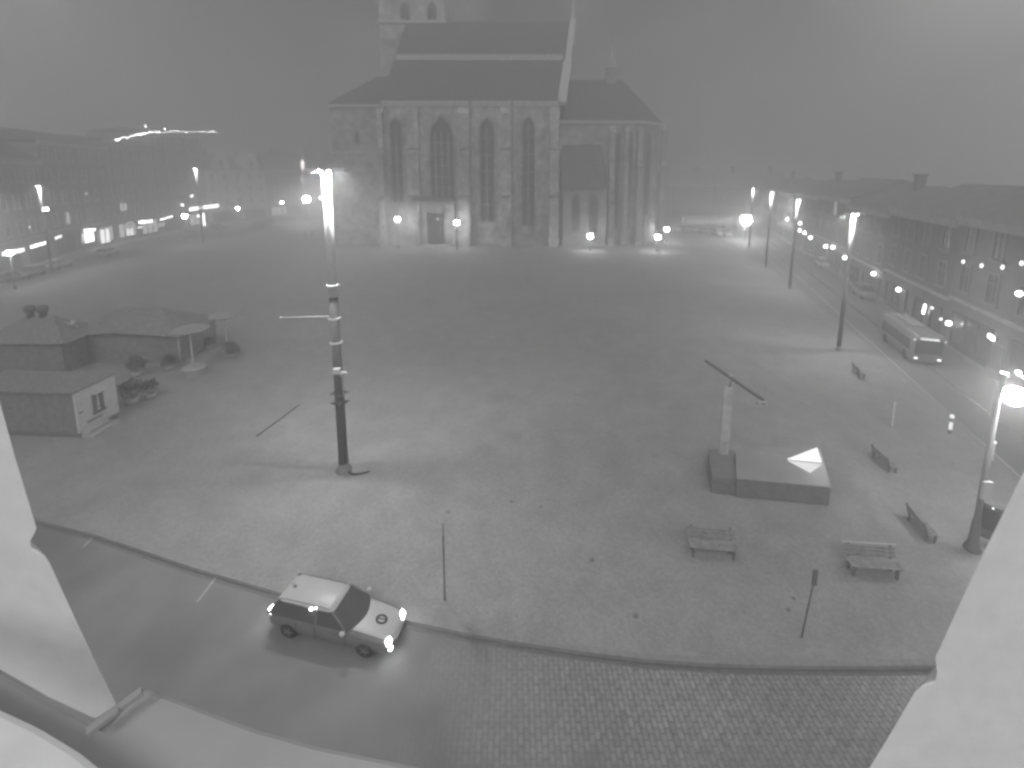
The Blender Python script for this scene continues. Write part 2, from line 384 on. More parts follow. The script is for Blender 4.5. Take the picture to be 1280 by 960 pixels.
# nave windows and their frames
for (u, hw, vt, vb) in ((495.5, 7, 147, 252), (552, 14.5, 146, 249), (608.5, 8.5, 147, 276), (660.5, 7.5, 146, 281)):
    cx = X(u, 180); w_ = hw / 6.45; zt, zb = Z(vt), Z(vb)
    b = MB(); b.prismy(arch(cx, w_, zb, zt), YW - .04, YW + .3); win = cb(b, 'window', M_glassd)
    b = MB(); ou = arch(cx, w_ + .45, zb - .3, zt + .6); inn = arch(cx, w_, zb, zt); k = len(ou)
    vs = [(p[0], YW - .3, p[1]) for p in ou] + [(p[0], YW - .3, p[1]) for p in inn] + [(p[0], YW + .05, p[1]) for p in ou] + [(p[0], YW - .02, p[1]) for p in inn]
    fs = []
    for i in range(k):
        j = (i + 1) % k; fs += [(i, j, j + k, i + k), (i, i + 2 * k, j + 2 * k, j), (i + k, j + k, j + 3 * k, i + 3 * k)]
    b.add(vs, fs); fo = b.build('frame', M_church, win)
    b = MB()
    nm = 3 if hw > 10 else 1
    for i in range(nm):
        xx = cx + (i - (nm - 1) / 2) * w_ * .55; b.box(xx - .09, xx + .09, YW - .16, YW - .045, zb, zt - w_ * 1.3)
    for i in range(5): zz = zb + (zt - w_ * 1.7 - zb) * (i + 1) / 5.5; b.box(cx - w_ * .93, cx + w_ * .93, YW - .1, YW - .05, zz, zz + .1)
    b.build('mullion', M_church, win)
# buttresses: stepped piers with sloping caps
def buttress(u, hw, vt, dep, Y=YW, par=cath, vb=None, m=M_church):
    cx = X(u, 250, Y); w_ = hw / 6.3; zt = Z(vt, Y)
    b = MB()
    for f0, f1, dd in ((0, .38, dep), (.38, .72, dep * .78), (.72, 1, dep * .58)):
        z0, z1 = zt * f0, zt * f1
        b.prism([(cx - w_, Y + .1), (cx + w_, Y + .1), (cx + w_, Y - dd), (cx - w_, Y - dd)], z0 + .01, z1 - .9)
        vs = [(cx - w_ - .1, Y + .1, z1 - .9), (cx + w_ + .1, Y + .1, z1 - .9), (cx + w_ + .1, Y - dd - .15, z1 - .9), (cx - w_ - .1, Y - dd - .15, z1 - .9), (cx - w_ - .1, Y + .1, z1 + .6), (cx + w_ + .1, Y + .1, z1 + .6)]
        b.add(vs, [(0, 3, 2, 1), (3, 4, 5, 2), (0, 4, 3), (1, 2, 5), (0, 1, 5, 4)])
    b.box(cx - w_ - .15, cx + w_ + .15, Y - dep - .2, Y + .1, .1, 1.7)
    return cb(b, 'buttress', m, par)
for u, hw in ((481, 3.0), (520, 6.5), (582, 6.5), (633, 6.0), (691, 5.5)): buttress(u, hw, 137, 2.6)
for u in (478.5, 588.5, 640.5):
    xx = X(u, 200); b = MB(); b.tube([(xx, YW - 2.85 if u > 500 else YW - .5, 0.2), (xx, YW - 2.85 if u > 500 else YW - .5, zE - 1), (xx, YW - .4, zE + .2)], .13, 6); cb(b, 'downpipe', M_metd)
# portal below the wide window
px0, px1 = X(519, 255), X(571, 255); zP = Z(251)
b = MB(); b.box(px0 + .2, X(534), YW - 2.2, YW + .1, .1, zP); b.box(X(556), px1 - .2, YW - 2.2, YW + .1, .1, zP); b.box(X(533), X(557), YW - 2.1, YW + .1, zP - 2.2, zP - .01); cb(b, 'porch_wall', M_church)
b = MB(); b.prismy([(px0 - .3, zP), (px1 + .3, zP), (px1 - .2, zP + .8), (px0 + .2, zP + .8)], YW - 2.6, YW - .35); cb(b, 'porch_roof', M_slate)
b = MB(); cx = X(545, 280); b.prismy(arch(cx, 1.15, .2, zP - 2.4), YW - 1.4, YW - 1.2); dr = cb(b, 'door', M_glassd)
b = MB(); b.box(cx - .03, cx + .03, YW - 1.46, YW - 1.4, .2, zP - 3.4); b.ball((cx + .25, YW - 1.48, 1.3), .08); b.build('handle', M_metd, dr)
b = MB(); b.ball((X(547, 274, YW - 2.6), YW - 2.6, Z(274, YW - 2.6)), .16); cb(b, 'porch_lamp', E_dim)
b = MB(); b.box(X(528), X(562), YW - 4, YW - 2.2, .12, .3); b.box(X(530), X(560), YW - 3.4, YW - 2.2, .3, .48); cb(b, 'step', M_trim)
# west annex
ax0, ax1 = X(414, 200), X(477.5, 200); zA = Z(133); zM = Z(190)
b = MB(); b.box(ax0, ax1, YW + .6, YW + 15, 0, zA); b.box(ax0 - .25, ax1, YW + .1, YW + .7, 0, zM - .3); cb(b, 'annex_wall', M_church)
b = MB(); b.box(ax0 - .3, ax1, YW + .2, YW + 15, zA, zA + .5); cb(b, 'annex_cornice', M_trim)
b = MB(); b.box(ax0 - .35, ax1, YW - .1, YW + .6, zM - .3, zM + .1); cb(b, 'string_course', M_trim)
tx0 = at(475, 50, YR).x; tx1 = at(556, 10, YR).x
b = MB(); ap = at(471, 96, YW + 11)
b.add([(ax0 - .4, YW + .1, zA + .45), (ax1 + .1, YW + .1, zA + .45), (ax1 + .1, YW + 15, zA + .45), (ax0 - .4, YW + 15, zA + .45), (ap.x, YW + 11, ap.z), (ax1 + .1, YW + 11, ap.z + .1)],
      [(0, 1, 5, 4), (0, 4, 3), (4, 5, 2, 3), (1, 2, 5), (0, 3, 2, 1)]); cb(b, 'annex_roof', M_slate)
b = MB(); xx = X(445, 165); b.prismy(arch(xx, .4, Z(180), Z(163)), YW + .55, YW + .7); cb(b, 'window', M_glassd)
# tower behind the roof
b = MB(); b.box(tx0, tx1, YR, YR + 13.5, 0, 60); cb(b, 'tower', M_church)
for zz in (at(500, 27, YR).z, 57): b = MB(); b.box(tx0 - .35, tx1 + .35, YR - .35, YR + 13.8, zz - .3, zz + .3); cb(b, 'tower_cornice', M_trim)
b = MB(); b.add([(tx0 - .4, YR - .4, 60), (tx1 + .4, YR - .4, 60), (tx1 + .4, YR + 13.9, 60), (tx0 - .4, YR + 13.9, 60), ((tx0 + tx1) / 2, YR + 6.7, 65.5)], [(0, 1, 4), (1, 2, 4), (2, 3, 4), (3, 0, 4), (0, 3, 2, 1)]); cb(b, 'tower_roof', M_slate)
for u in (506, 540):
    c_ = at(u, 15, YR); b = MB(); b.prismy(arch(c_.x, 1.0, at(u, 27, YR).z + .2, at(u, 2, YR).z), YR - .08, YR + .2); cb(b, 'tower_window', M_glassd)
# choir on the right, with polygonal end
YC = YW + 1.0
cx0 = xR + .3; cx1 = X(797, 200, YC); cx2 = X(826, 200, YC + 2); zC = Z(154, YC)
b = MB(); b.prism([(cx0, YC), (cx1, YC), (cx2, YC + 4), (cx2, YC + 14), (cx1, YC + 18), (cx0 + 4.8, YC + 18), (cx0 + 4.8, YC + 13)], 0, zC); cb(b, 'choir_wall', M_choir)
b = MB(); b.prism([(cx0, YC - .35), (cx1 + .1, YC - .35), (cx2 + .4, YC + 3.9), (cx2 + .4, YC + 14), (cx1, YC + 18.3), (cx0 + 4.9, YC + 18.3), (cx0 + 4.9, YC + 13)], zC, zC + .5); cb(b, 'choir_cornice', M_trim)
zc2 = at(750, 100, YC + 9).z; b = MB()
b.add([(cx0, YC - .5, zC + .5), (cx1 + .1, YC - .5, zC + .5), (cx2 + .5, YC + 3.8, zC + .5), (cx2 + .5, YC + 14.2, zC + .5), (cx1, YC + 18.5, zC + .5), (cx0 + 4.5, YC + 18.5, zC + .5), (cx0 + 3, YC + 9, zc2), (cx1 - 1.5, YC + 9, zc2)],
      [(0, 1, 7, 6), (1, 2, 7), (2, 3, 7), (3, 4, 7), (4, 5, 6, 7), (5, 0, 6), (0, 5, 4, 3, 2, 1)]); cb(b, 'choir_roof', M_slate)
sp = at(764, 100, YC + 9); sb = at(764, 45, YC + 9).z
b = MB(); b.lathe([(1.1, -1), (1.1, 2.0), (1.4, 2.2), (.7, 3.4), (.28, (sb - zc2) * .6), (.06, sb - zc2)], (sp.x, YC + 9, zc2), 8, 0, False); cb(b, 'ridge_turret', M_church)
for (u, vt, vb, hw) in ((772, 165, 285, 2.6), (787, 165, 285, 3.0), (811, 165, 285, 4.5)):
    if u < 800:
        c_ = X(u, 200, YC); b = MB(); b.prismy(arch(c_, hw / 6.4, Z(vb, YC), Z(vt, YC)), YC - .06, YC + .2); cb(b, 'window', M_glassd)
    else:
        a_ = Vector((cx1, YC, 0)); e_ = Vector((cx2, YC + 4, 0)); d = (e_ - a_).normalized(); nrm = Vector((d.y, -d.x, 0)); m_ = a_.lerp(e_, .5)
        pts = arch(0, .8, Z(vb, YC), Z(vt, YC)); k = len(pts)
        vs = [tuple(m_ + d * p[0] + nrm * .06 + Vector((0, 0, p[1]))) for p in pts] + [tuple(m_ + d * p[0] - nrm * .2 + Vector((0, 0, p[1]))) for p in pts]
        b = MB(); b.add(vs, [tuple(range(k)), tuple(range(k, 2 * k))] + [(i, (i + 1) % k, (i + 1) % k + k, i + k) for i in range(k)]); cb(b, 'window', M_glassd)
for u, hw in ((762, 3.2), (779.5, 2.6), (796, 3.0), (826, 3.0)): buttress(u, hw, 160, 2.2 if u < 820 else 1.0, YC if u < 820 else YC + 2, m=M_choir)
# chapel against the choir
hx0, hx1 = X(704, 250, YC - 4), X(758, 250, YC - 4); zh = Z(236, YC - 4); zh2 = at(700, 181, YC).z
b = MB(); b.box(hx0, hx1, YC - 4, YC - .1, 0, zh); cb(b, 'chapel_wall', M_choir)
b = MB(); b.add([(hx0 - .3, YC - 4.4, zh), (hx1 + .3, YC - 4.4, zh), (hx1 - .5, YC - .05, zh2), (hx0, YC - .05, zh2), (hx1 + .3, YC - .05, zh), (hx0 - .3, YC - .05, zh)], [(0, 1, 2, 3), (1, 4, 2), (0, 3, 5), (0, 5, 4, 1)]); cb(b, 'chapel_roof', M_slate)
for u in (720, 742):
    c_ = X(u, 260, YC - 4); b = MB(); b.prismy(arch(c_, .8, 3, zh - 1), YC - 4.06, YC - 3.9); cb(b, 'window', M_glassd)
b = MB(); c_ = at(806, 300, YC - 3); b.tube([(c_.x, YC - 3, .12), (c_.x, YC - 3, 5.6)], .22, 8); b.lathe([(.32, 0), (.32, .25), (.1, .5)], (c_.x, YC - 3, 5.6), 8)
ped = b.build('stone_column', M_trim); tag(ped, 'thin pale stone column beside the right end of the cathedral', 'column')

# ------------------------------------------------------------------ houses
def house(name, A, B, depth, floors, label, cols, fh=3.6, gf=4.4, mat=None, roofh=4.0, gables=0, shops=(), lit=(), group='houses round the square', chimneys=2, flip=False, wmat=M_white):
    A = Vector((A[0], A[1], 0)); B = Vector((B[0], B[1], 0)); d = B - A; Lw = d.length; ang = atan2(d.y, d.x)
    t = thing(name, (A.x, A.y, 0), label, 'house', ang, group)
    hh = gf + floors * fh
    b = MB(); b.box(0, Lw - .02, 0, depth, 0, hh); b.build('wall', mat, t)
    b = MB(); b.box(-.15 + .2, Lw - .2, -.12, .02, .1, .8); b.build('plinth', M_conc, t)
    b = MB(); b.box(.02, Lw - .04, -.45, .05, hh, hh + .35); b.box(.02, Lw - .04, -.25, .03, hh - .35, hh); b.build('cornice', M_trim, t)
    b = MB(); b.box(.02, Lw - .04, -.18, .03, gf - .1, gf + .15); b.build('string_course', M_trim, t)
    b = MB(); b.add([(-.0, -.55, hh + .35), (Lw - .02, -.55, hh + .35), (Lw - .02, depth + .3, hh + .35), (0, depth + .3, hh + .35), (0, depth * .45, hh + .35 + roofh), (Lw - .02, depth * .45, hh + .35 + roofh)],
                    [(0, 1, 5, 4), (3, 4, 5, 2), (0, 4, 3), (1, 2, 5), (0, 3, 2, 1)]); rf = b.build('roof', M_tilep if 'street' in name or 'distant' in name else M_tile, t)
    for i in range(chimneys):
        cx = Lw * (i + .5) / chimneys + random.uniform(-1, 1); b = MB(); b.box(cx - .5, cx + .5, depth * .35, depth * .35 + .8, hh + roofh * .6, hh + roofh + 1.5); b.box(cx - .6, cx + .6, depth * .35 - .1, depth * .35 + .9, hh + roofh + 1.5, hh + roofh + 1.7); b.build('chimney', M_plast[3], rf)
    for i in range(gables):
        cx = Lw * (i + .5) / gables; gw = min(3.0, Lw / gables * .34); z0 = hh + .36
        pts = [(cx - gw, z0), (cx + gw, z0), (cx + gw, z0 + 2.4), (cx + gw * .8, z0 + 3.4)] + [(cx + gw * .72 * cos(a), z0 + 3.4 + gw * .6 * sin(a)) for a in [pi * k / 8 for k in range(9)]] + [(cx - gw * .8, z0 + 3.4), (cx - gw, z0 + 2.4)]
        b = MB(); b.prismy(pts, -.1, 3.2); gb = b.build('gable', mat, t)
        b = MB(); b.box(cx - .6, cx + .6, -.16, -.09, z0 + .8, z0 + 2.8); b.build('window', M_pane, gb)
    k = 0
    for f in range(floors):
        for c in range(cols):
            cx = Lw * (c + .5) / cols; z0 = gf + f * fh + .9; wl = (f, c) in lit
            b = MB(); b.box(cx - .55, cx + .55, -.03, .05, z0, z0 + 1.9, 0)
            b.box(cx - .7, cx - .55, -.12, .03, z0 - .1, z0 + 2.05, 1); b.box(cx + .55, cx + .7, -.12, .03, z0 - .1, z0 + 2.05, 1)
            b.box(cx - .55, cx + .55, -.12, .03, z0 + 1.9, z0 + 2.05, 1); b.box(cx - .85, cx + .85, -.22, .03, z0 - .25, z0 - .1, 1)
            b.box(cx - .04, cx + .04, -.07, -.031, z0, z0 + 1.9, 1); b.box(cx - .55, cx + .55, -.065, -.032, z0 + 1.25, z0 + 1.32, 1)
            b.build('window', [E_win if wl else M_pane, wmat], t)
    ns = max(2, cols // 2)
    for c in range(ns):
        cx = Lw * (c + .5) / ns; hw = Lw / ns * .36
        em = None
        for s in shops:
            if s[0] == c: em = s[1]
        b = MB()
        b.box(cx - hw, cx + hw, -.04, .05, .8, gf - 1.0, 0)
        for xx in (cx - hw, cx - hw * .33, cx + hw * .33, cx + hw): b.box(xx - .07, xx + .07, -.14, .03, .5, gf - .9, 1)
        b.box(cx - hw - .1, cx + hw + .1, -.16, .03, gf - 1.0, gf - .9, 1); b.box(cx - hw, cx + hw, -.14, .03, .5, .8, 1)
        b.build('shopfront', [em or M_pane, M_metd], t)
    b = MB(); cx = Lw / ns; b.box(cx - .5, cx + .5, -.06, .05, .12, 2.5); dd = b.build('door', M_wood, t)
    return t
def px(u, v): g_ = G(u, v, 0); return (g_.x, g_.y)
LB = [(-66.9, 47.0), (-69.2, 61.5), (-75.4, 76.5), (-82.1, 96.9), (-83.9, 131.4), (-78.5, 152.0), (-64.5, 166.0)]
WM = (-82.75, 110.5)
hL = [
 house('corner_house', LB[0], LB[1], 12, 3, 'grey house at the far left behind the glaring street lamp', 5, mat=M_plast[1], shops=((0, E_win), (1, E_shop))),
 house('town_house', LB[1], LB[2], 12, 3, 'wide dim house left of the fairy-lit roof, with two glaring shop windows', 5, fh=3.8, mat=M_plast[2], shops=()),
 house('department_store', LB[2], LB[3], 14, 4, 'plain building just left of where the fairy lights start', 6, fh=3.6, gf=4.6, mat=M_plast[1], shops=((2, E_win),), lit=((0, 1),), roofh=2.2, chimneys=0),
 house('department_store_wing', LB[3], WM, 14, 4, 'flat-fronted block under the left, rising half of the fairy lights', 5, fh=4.0, gf=4.6, mat=M_plast[2], shops=((0, E_win), (1, E_win)), roofh=.8, chimneys=0),
 house('department_store_wing', WM, (-83.7, 129.8), 14, 5, 'tallest flat-fronted block under the right half of the fairy lights, long bright sign below', 5, fh=3.75, gf=4.6, mat=M_plast[1], shops=((1, E_win),), roofh=.8, chimneys=0),
 house('gabled_house', (-83.9, 130.2), LB[5], 12, 3, 'pale house with two rounded dormer gables behind the parked cars', 5, fh=3.5, gf=4.3, mat=M_plast[0], gables=2, wmat=M_plast[0], shops=()),
 house('narrow_house', LB[5], LB[6], 12, 3, 'dim house between the twin-gabled house and the cathedral', 6, fh=3.5, mat=M_plast[3], roofh=6, shops=((0, E_win),)),
]
RL = [-20, 0, 14, 27, 41, 56, 72, 90, 112]
rlab = ['nearest house on the right street, mostly hidden by the window jamb', 'right street house behind the near lamp post and its glaring lantern',
        'right street house beside the slanting white sign', 'right street house behind the parked small bus', 'right street house with the tall upright lit sign',
        'plain right street house with one lamp over its door', 'pale right street house behind the tallest right-hand light pole', 'far right street house behind the car with blazing headlights']
rsh = [()] * 8
for i in range(8):
    a = rb0 + rd * RL[i + 1] ; b_ = rb0 + rd * RL[i]
    house('street_house', a, b_, 12, [2, 2, 2, 2, 2, 2, 2, 2][i], rlab[i], [5, 4, 4, 4, 4, 5, 5, 6][i], fh=3.1, gf=3.9 + [0, .3, 0, -.4, .3, 0, -.3, .2][i], mat=M_plast[[3, 1, 3, 3, 1, 3, 1, 3][i]], shops=rsh[i], lit=((1, 2),) if i == 4 else (), group='houses along the right-hand street', wmat=M_plast[2], roofh=2.6, chimneys=i % 2)
farh = [((28, 150), (45, 147), 'broad low house far behind the tram'), ((45, 147), (61, 143.5), 'peaked house far behind the brightest distant street light'), ((61.2, 143), (80, 138), 'far house closing the right-hand street')]
for i, (a, b_, l) in enumerate(farh):
    house('distant_house', a, b_, 12, [1, 2, 2][i], l, 5, fh=3.3, gf=4, mat=M_plast[[2, 1, 3][i]], group='houses closing the far side of the square', gables=0, roofh=4)

# signs, lit windows: points on the facade lines
def fac(u, v, off=.35):
    r_ = ray(u, v); best = None
    segs = [(LB[i], LB[i + 1]) for i in range(6)] if u < 640 else [((rb0 - rd * 25)[:2], (rb0 + rd * 112)[:2])]
    for a, b_ in segs:
        ax, ay = a; dx, dy = b_[0] - ax, b_[1] - ay; det = dx * r_.y - dy * r_.x
        if abs(det) < 1e-6: continue
        s_ = (ay * r_.x - ax * r_.y) / det
        if -.02 <= s_ <= 1.02:
            Yp = ay + dy * s_
            if Yp > 0 and (best is None or Yp < best): best = Yp
    if best is None: best = 60
    p = at(u, v, best); L0 = Vector((p.x, p.y, 0)).length
    return at(u, v, best * (1 - off / L0 * 1.6))
# fairy lights on the store roof edge
t = thing('light_string', (LB[2][0], LB[2][1], 21), 'string of tiny bright bulbs along the roof edge of the tall left blocks', 'fairy lights')
pts = []
for i, (u, v_) in enumerate([(145, 174), (160, 171), (175, 168), (182, 166.5), (200, 165), (220, 164.5), (245, 164.5), (271, 165)]):
    pts.append(fac(min(u, 255), v_, .7) if u < 256 else at(u, v_, 133))
zz = pts[0].z
o0 = Vector((LB[2][0], LB[2][1], 21))
b = MB(); b.tube([p - o0 for p in pts], .03, 5); b.build('cable', M_metd, t)
proto = None
for i in range(52):
    f = i / 51 * (len(pts) - 1); k = min(int(f), len(pts) - 2); p = pts[k].lerp(pts[k + 1], f - k) - o0
    if proto is None:
        b = MB(); b.ball((0, 0, 0), .13, n=6); proto = b.build('bulb', E_bulb, t); o = proto
    else: o = proto.copy(); C.objects.link(o)
    o.parent = t; sc_ = random.uniform(.7, 1.5); o.scale = (sc_,) * 3; o.location = p + Vector((0, -.1, random.uniform(-.25, .22)))
for (u, v_) in ((182, 158), (206, 161)):
    o = proto.copy(); C.objects.link(o); o.parent = t; o.scale = (1.6,) * 3; o.location = fac(u, v_, .7) - o0

def sign(u0, v0, u1, v1, Y, h, label, name='shop_sign', cat='sign', mat=E_sign, style='bar', Y1=None, nlet=6, group=None):
    a = fac(u0, v0) if style != 'free' else at(u0, v0, Y); c = fac(u1, v1) if style != 'free' else at(u1, v1, Y1 or Y)
    t = thing(name, tuple(a), label, cat, 0, group); d = c - a; Ld = d.length; dn = d.normalized(); nrm = Vector((dn.y, -dn.x, 0)).normalized()
    b = MB(); b.obox(-nrm * .12, d - nrm * .12, .12, h * .9); b.build('backing', M_metd, t)
    if style != 'let':
        b = MB(); b.obox(nrm * .02, d + nrm * .02, .1, h); b.build('light_panel', mat, t, bevel=.03)
    else:      # row of glowing letter blobs, too far away to be read
        for i in range(nlet):
            f0 = (i + .1) / nlet; f1 = (i + .82) / nlet; b = MB(); q = h * random.uniform(.7, 1.1)
            b.obox(d * f0 + nrm * .03, d * f1 + nrm * .03, .1, q); b.build('letter', mat, t, bevel=.05)
    return t
sign(3, 318, 30, 312, 57, .55, 'lit sign strip beside the far left glaring lamp', Y1=59)
sign(38, 309, 58, 303, 61, .4, 'thin slanting lit sign right of the far left glaring lamp', Y1=63, mat=E_signb)
sign(69, 298, 77, 295, 65, .4, 'short lit sign over the tall doorway at far left', Y1=66.5)
sign(53, 262, 61, 261, 66, .5, 'small bright sign fixed high on the far left light pole', Y1=66, mat=E_signb, style='free')
sign(105, 288.5, 119, 287, 72, .5, 'wide lit sign above the left one of the two bright shop windows', Y1=72.5, mat=E_signb)
def litpanel(u0, v0, u1, v1, Y, label, mat, name='shop_window', divs=2, Y1=None, cat='shop window'):
    a = fac(u0, v1); c = fac(u1, v1 - (u1 - u0) * .25); top = at(u0, v0, a.y).z - a.z
    t = thing(name, tuple(a), label, cat); c = a + (c - a); d = c - a; d.z = 0; nrm = Vector((d.y, -d.x, 0)).normalized()
    b = MB(); b.obox(Vector((0, 0, top / 2)), d + Vector((0, 0, top / 2)), .06, top); b.build('pane', mat, t)
    b = MB()
    for i in range(divs + 1): p = d * (i / divs) + nrm * .06; b.obox(p + Vector((0, 0, -.05)), p + Vector((0, 0, top + .05)), .1, .1)
    b.obox(nrm * .06 + Vector((0, 0, -.05)), d + nrm * .06 + Vector((0, 0, -.05)), .1, .12); b.obox(nrm * .06 + Vector((0, 0, top)), d + nrm * .06 + Vector((0, 0, top)), .1, .12); b.build('frame', M_metd, t)
    return t
litpanel(106, 291, 118, 304, 72, 'left one of the two glaring shop windows at left', E_signb, Y1=72.6)
litpanel(126, 287.5, 138, 305, 74, 'right one of the two glaring shop windows at left', E_shop, Y1=74.6)
litpanel(150, 254, 159, 264, 79, 'single lit upper window under the left end of the fairy lights', E_win, 'lit_window', cat='window')
litpanel(158, 286, 167, 295, 83, 'lit shop display left of the round-lettered sign', E_shop)
litpanel(158, 277, 166, 281, 83, 'small lit transom above the shop display left of the lettered sign', E_win, 'lit_window', cat='window')
litpanel(171, 283.5, 179, 286, 86, 'narrow lit strip under the round-lettered sign', E_shop, divs=1)
litpanel(197, 279, 206, 284, 90, 'low lit shop window under the script-like sign', E_win)
litpanel(253.8, 266, 257, 283, 110, 'narrow upright lit doorway under the two long bright signs', E_signb, 'lit_doorway', divs=1, cat='doorway')
sign(173, 278, 191, 276, 85, .85, 'glowing sign of round letters on the big left building', style='let', mat=E_signb, nlet=5, Y1=88)
sign(200, 275, 216, 270, 90, .55, 'glowing slanting script-like sign left of the street lamp', style='let', mat=E_signb, nlet=5, Y1=94)
sign(237, 262, 251, 259.5, 104, .85, 'left one of the two long bright signs behind the light pole', mat=E_signb, Y1=108)
sign(254, 259.3, 273, 257, 110, .85, 'right one of the two long bright signs behind the light pole', mat=E_signb, Y1=118)
sign(1154, 392, 1157, 381, 42, .3, 'tall upright lit sign on the right-hand street', mat=E_signb)
sign(1236, 419, 1243, 424, 33, .3, 'slanting white lit sign on the right-hand street facade', mat=E_signb, Y1=32)
sign(1252, 466, 1261, 469, 26, .25, 'small white lit sign left of the double lamp head', mat=E_signb, Y1=25.6)

# ------------------------------------------------------------------ tall light poles
PG = 'tall double-armed light poles'
def pole(base_px, top_v, label, big=False, lensmat=E_lens, r=.17):
    g_ = G(*base_px); p = at(base_px[0], top_v, g_.y); hh = p.z - g_.z
    t = thing('light_pole', tuple(g_), label, 'light pole', 0, PG)
    b = MB(); zs = hh - (5.6 if big else hh * .45)
    b.tube([(0, 0, 0), (0, 0, zs)], [r * 1.12, r * .95], 14); b.build('lower_shaft', M_mast, t)
    b = MB(); b.tube([(0, 0, zs), (0, 0, hh)], [r * .98, r * .92], 14); b.build('upper_shaft', M_metl, t)
    b = MB(); b.lathe([(r * 1.9, 0), (r * 1.9, .05), (r * 1.3, .12), (r * 1.25, .4)], n=14); b.build('base', M_metd, t)
    for s in (-1, 1):
        b = MB(); b.tube([(0, 0, hh - .05), (s * .5, 0, hh)], .035, 6); b.build('arm', M_metl, t)
        b = MB(); b.add([(s * .28, -.12, hh - .02), (s * .86, -.09, hh + .0), (s * .86, .09, hh + .0), (s * .28, .12, hh - .02), (s * .32, -.08, hh + .08), (s * .82, -.06, hh + .06), (s * .82, .06, hh + .06), (s * .32, .08, hh + .08)],
                        [(0, 1, 2, 3), (4, 5, 6, 7), (0, 1, 5, 4), (1, 2, 6, 5), (2, 3, 7, 6), (3, 0, 4, 7)]); hd = b.build('lamp_head', M_metl, t)
        x0_, x1_ = min(s * .32, s * .8), max(s * .32, s * .8)
        b = MB(); b.box(x0_ - .04, x1_ + .04, -.11, -.08, hh - .1, hh - .0); b.box(x0_ - .04, x1_ + .04, .08, .11, hh - .1, hh); b.box(x1_ + .01, x1_ + .04, -.08, .08, hh - .1, hh) if s > 0 else b.box(x0_ - .04, x0_ - .01, -.08, .08, hh - .1, hh); b.build('skirt', M_metl, hd)
        b = MB(); b.box(x0_, x1_, -.075, .075, hh - .045, hh - .025); b.build('lens', lensmat, hd)
    return t, hh
main, hh = pole((430, 588), 212, 'tallest light pole near the camera with bright top, steel bands and clamps', True, r=.2, lensmat=emis('near pole luminaire lens', 2600))
m0 = main.location
def zrow(v): return at(425, v, m0.y).z - m0.z
for v_ in (357, 398, 428):
    b = MB(); z = zrow(v_); b.lathe([(.2, -.05), (.27, -.04), (.27, .05), (.2, .06)], (0, 0, z), 14); b.box(-.3, .3, -.035, .035, z - .03, z + .04); b.build('band', M_metl, main)
b = MB(); z = zrow(396); b.tube([(-.2, 0, z + .02), (-2.55, .25, z - .12)], .03, 6); b.ball((-2.55, .25, z - .12), .07); b.build('banner_arm', M_metl, main)
b = MB(); z = zrow(461); b.box(-.08, .24, -.42, -.2, z - .1, z + .16); cam_ = b.build('equipment_box', M_white, main, bevel=.02)
b = MB(); b.box(.24, .5, -.38, -.22, z - .14, z - .02); b.tube([(.2, -.3, z - .2), (.55, -.3, z - .1)], .04, 6); b.tube([(.25, -.25, z - .1), (.28, -.25, z - 1.1), (.2, -.2, z - 1.3)], .015, 5); b.build('camera_bracket', M_metl, main)
for v_, k in ((493, 1), (501, -1)):
    z = zrow(v_); b = MB()
    for a in range(4):
        an = a * pi / 2 + .3; b.add([(.17 * cos(an - .5), .17 * sin(an - .5), z), (.17 * cos(an + .5), .17 * sin(an + .5), z), (.48 * cos(an), .48 * sin(an), z + .05 * k), (.17 * cos(an), .17 * sin(an), z + .22 * k)], [(0, 1, 2), (0, 2, 3), (1, 3, 2), (0, 3, 1)])
    b.lathe([(.2, -.04), (.24, 0), (.2, .05)], (0, 0, z), 12); b.build('flower_clamp', M_metd, main)
b = MB(); b.tube([(.1, -.15, .03), (.45, -.35, .035), (.8, -.3, .03), (1.15, -.1, .03)], [.05, .06, .045, .03], 6)
tag(b.build('cable_bundle', M_rub, loc=tuple(m0 + Vector((.1, 0, 0)))), 'dark cable bundle lying at the foot of the tallest pole', 'cable')
for bp, tv, l in (((65, 340), 232, 'light pole at far left above the parked cars, with a small lit sign'), ((254, 304), 210, 'light pole in front of the two long bright signs'),
                  ((383, 277), 202, 'light pole just left of the cathedral, above the starburst lamp'), ((936, 310), 235, 'farthest and faintest light pole, left of the right-hand row'),
                  ((957, 334), 240, 'second farthest light pole of the right-hand row'), ((987, 360), 249, 'light pole above the blazing car headlights'), ((1048, 438), 267, 'nearest tall light pole along the right edge of the paving')):
    pole(bp, tv, l, r=.15 if bp[0] < 900 else .14)

# ------------------------------------------------------------------ lantern posts
LG = 'street lanterns'
def lantern(u, v, Y, label, r=.52, mat=E_globe, ground=PZ, arm=0, dz=0):
    p = at(u, v, Y)
    t = thing('street_lantern', (p.x - arm, Y, ground), label, 'street lamp', 0, LG); h_ = p.z - ground
    b = MB(); b.lathe([(.16, 0), (.14, .5), (.07, .6), (.05, h_ - r - .1)], n=10)
    if arm: b.tube([(0, 0, h_ - r - .15), (arm * .3, 0, h_ + r + .3), (arm, 0, h_ + r + .25), (arm, 0, h_ + r)], .03, 6)
    b.build('post', M_metd, t)
    b = MB(); b.ball((arm, 0, h_), r, n=10); b.build('globe', mat, t)
    b = MB(); b.lathe([(r * 1.15, 0), (r * .7, r * .35), (.03, r * .6)], (arm, 0, h_ + r * .85), 10); b.build('cap', M_metd, t)
    return t
lantern(497, 274, 88, 'glaring lantern left of the cathedral portal')
lantern(571, 278, 87, 'glaring lantern right of the cathedral portal')
lantern(738, 295, 85, 'lone glaring lantern before the low chapel of the cathedral')
lantern(822, 296, 84, 'lower lantern of the close pair at the right end of the cathedral', .5)
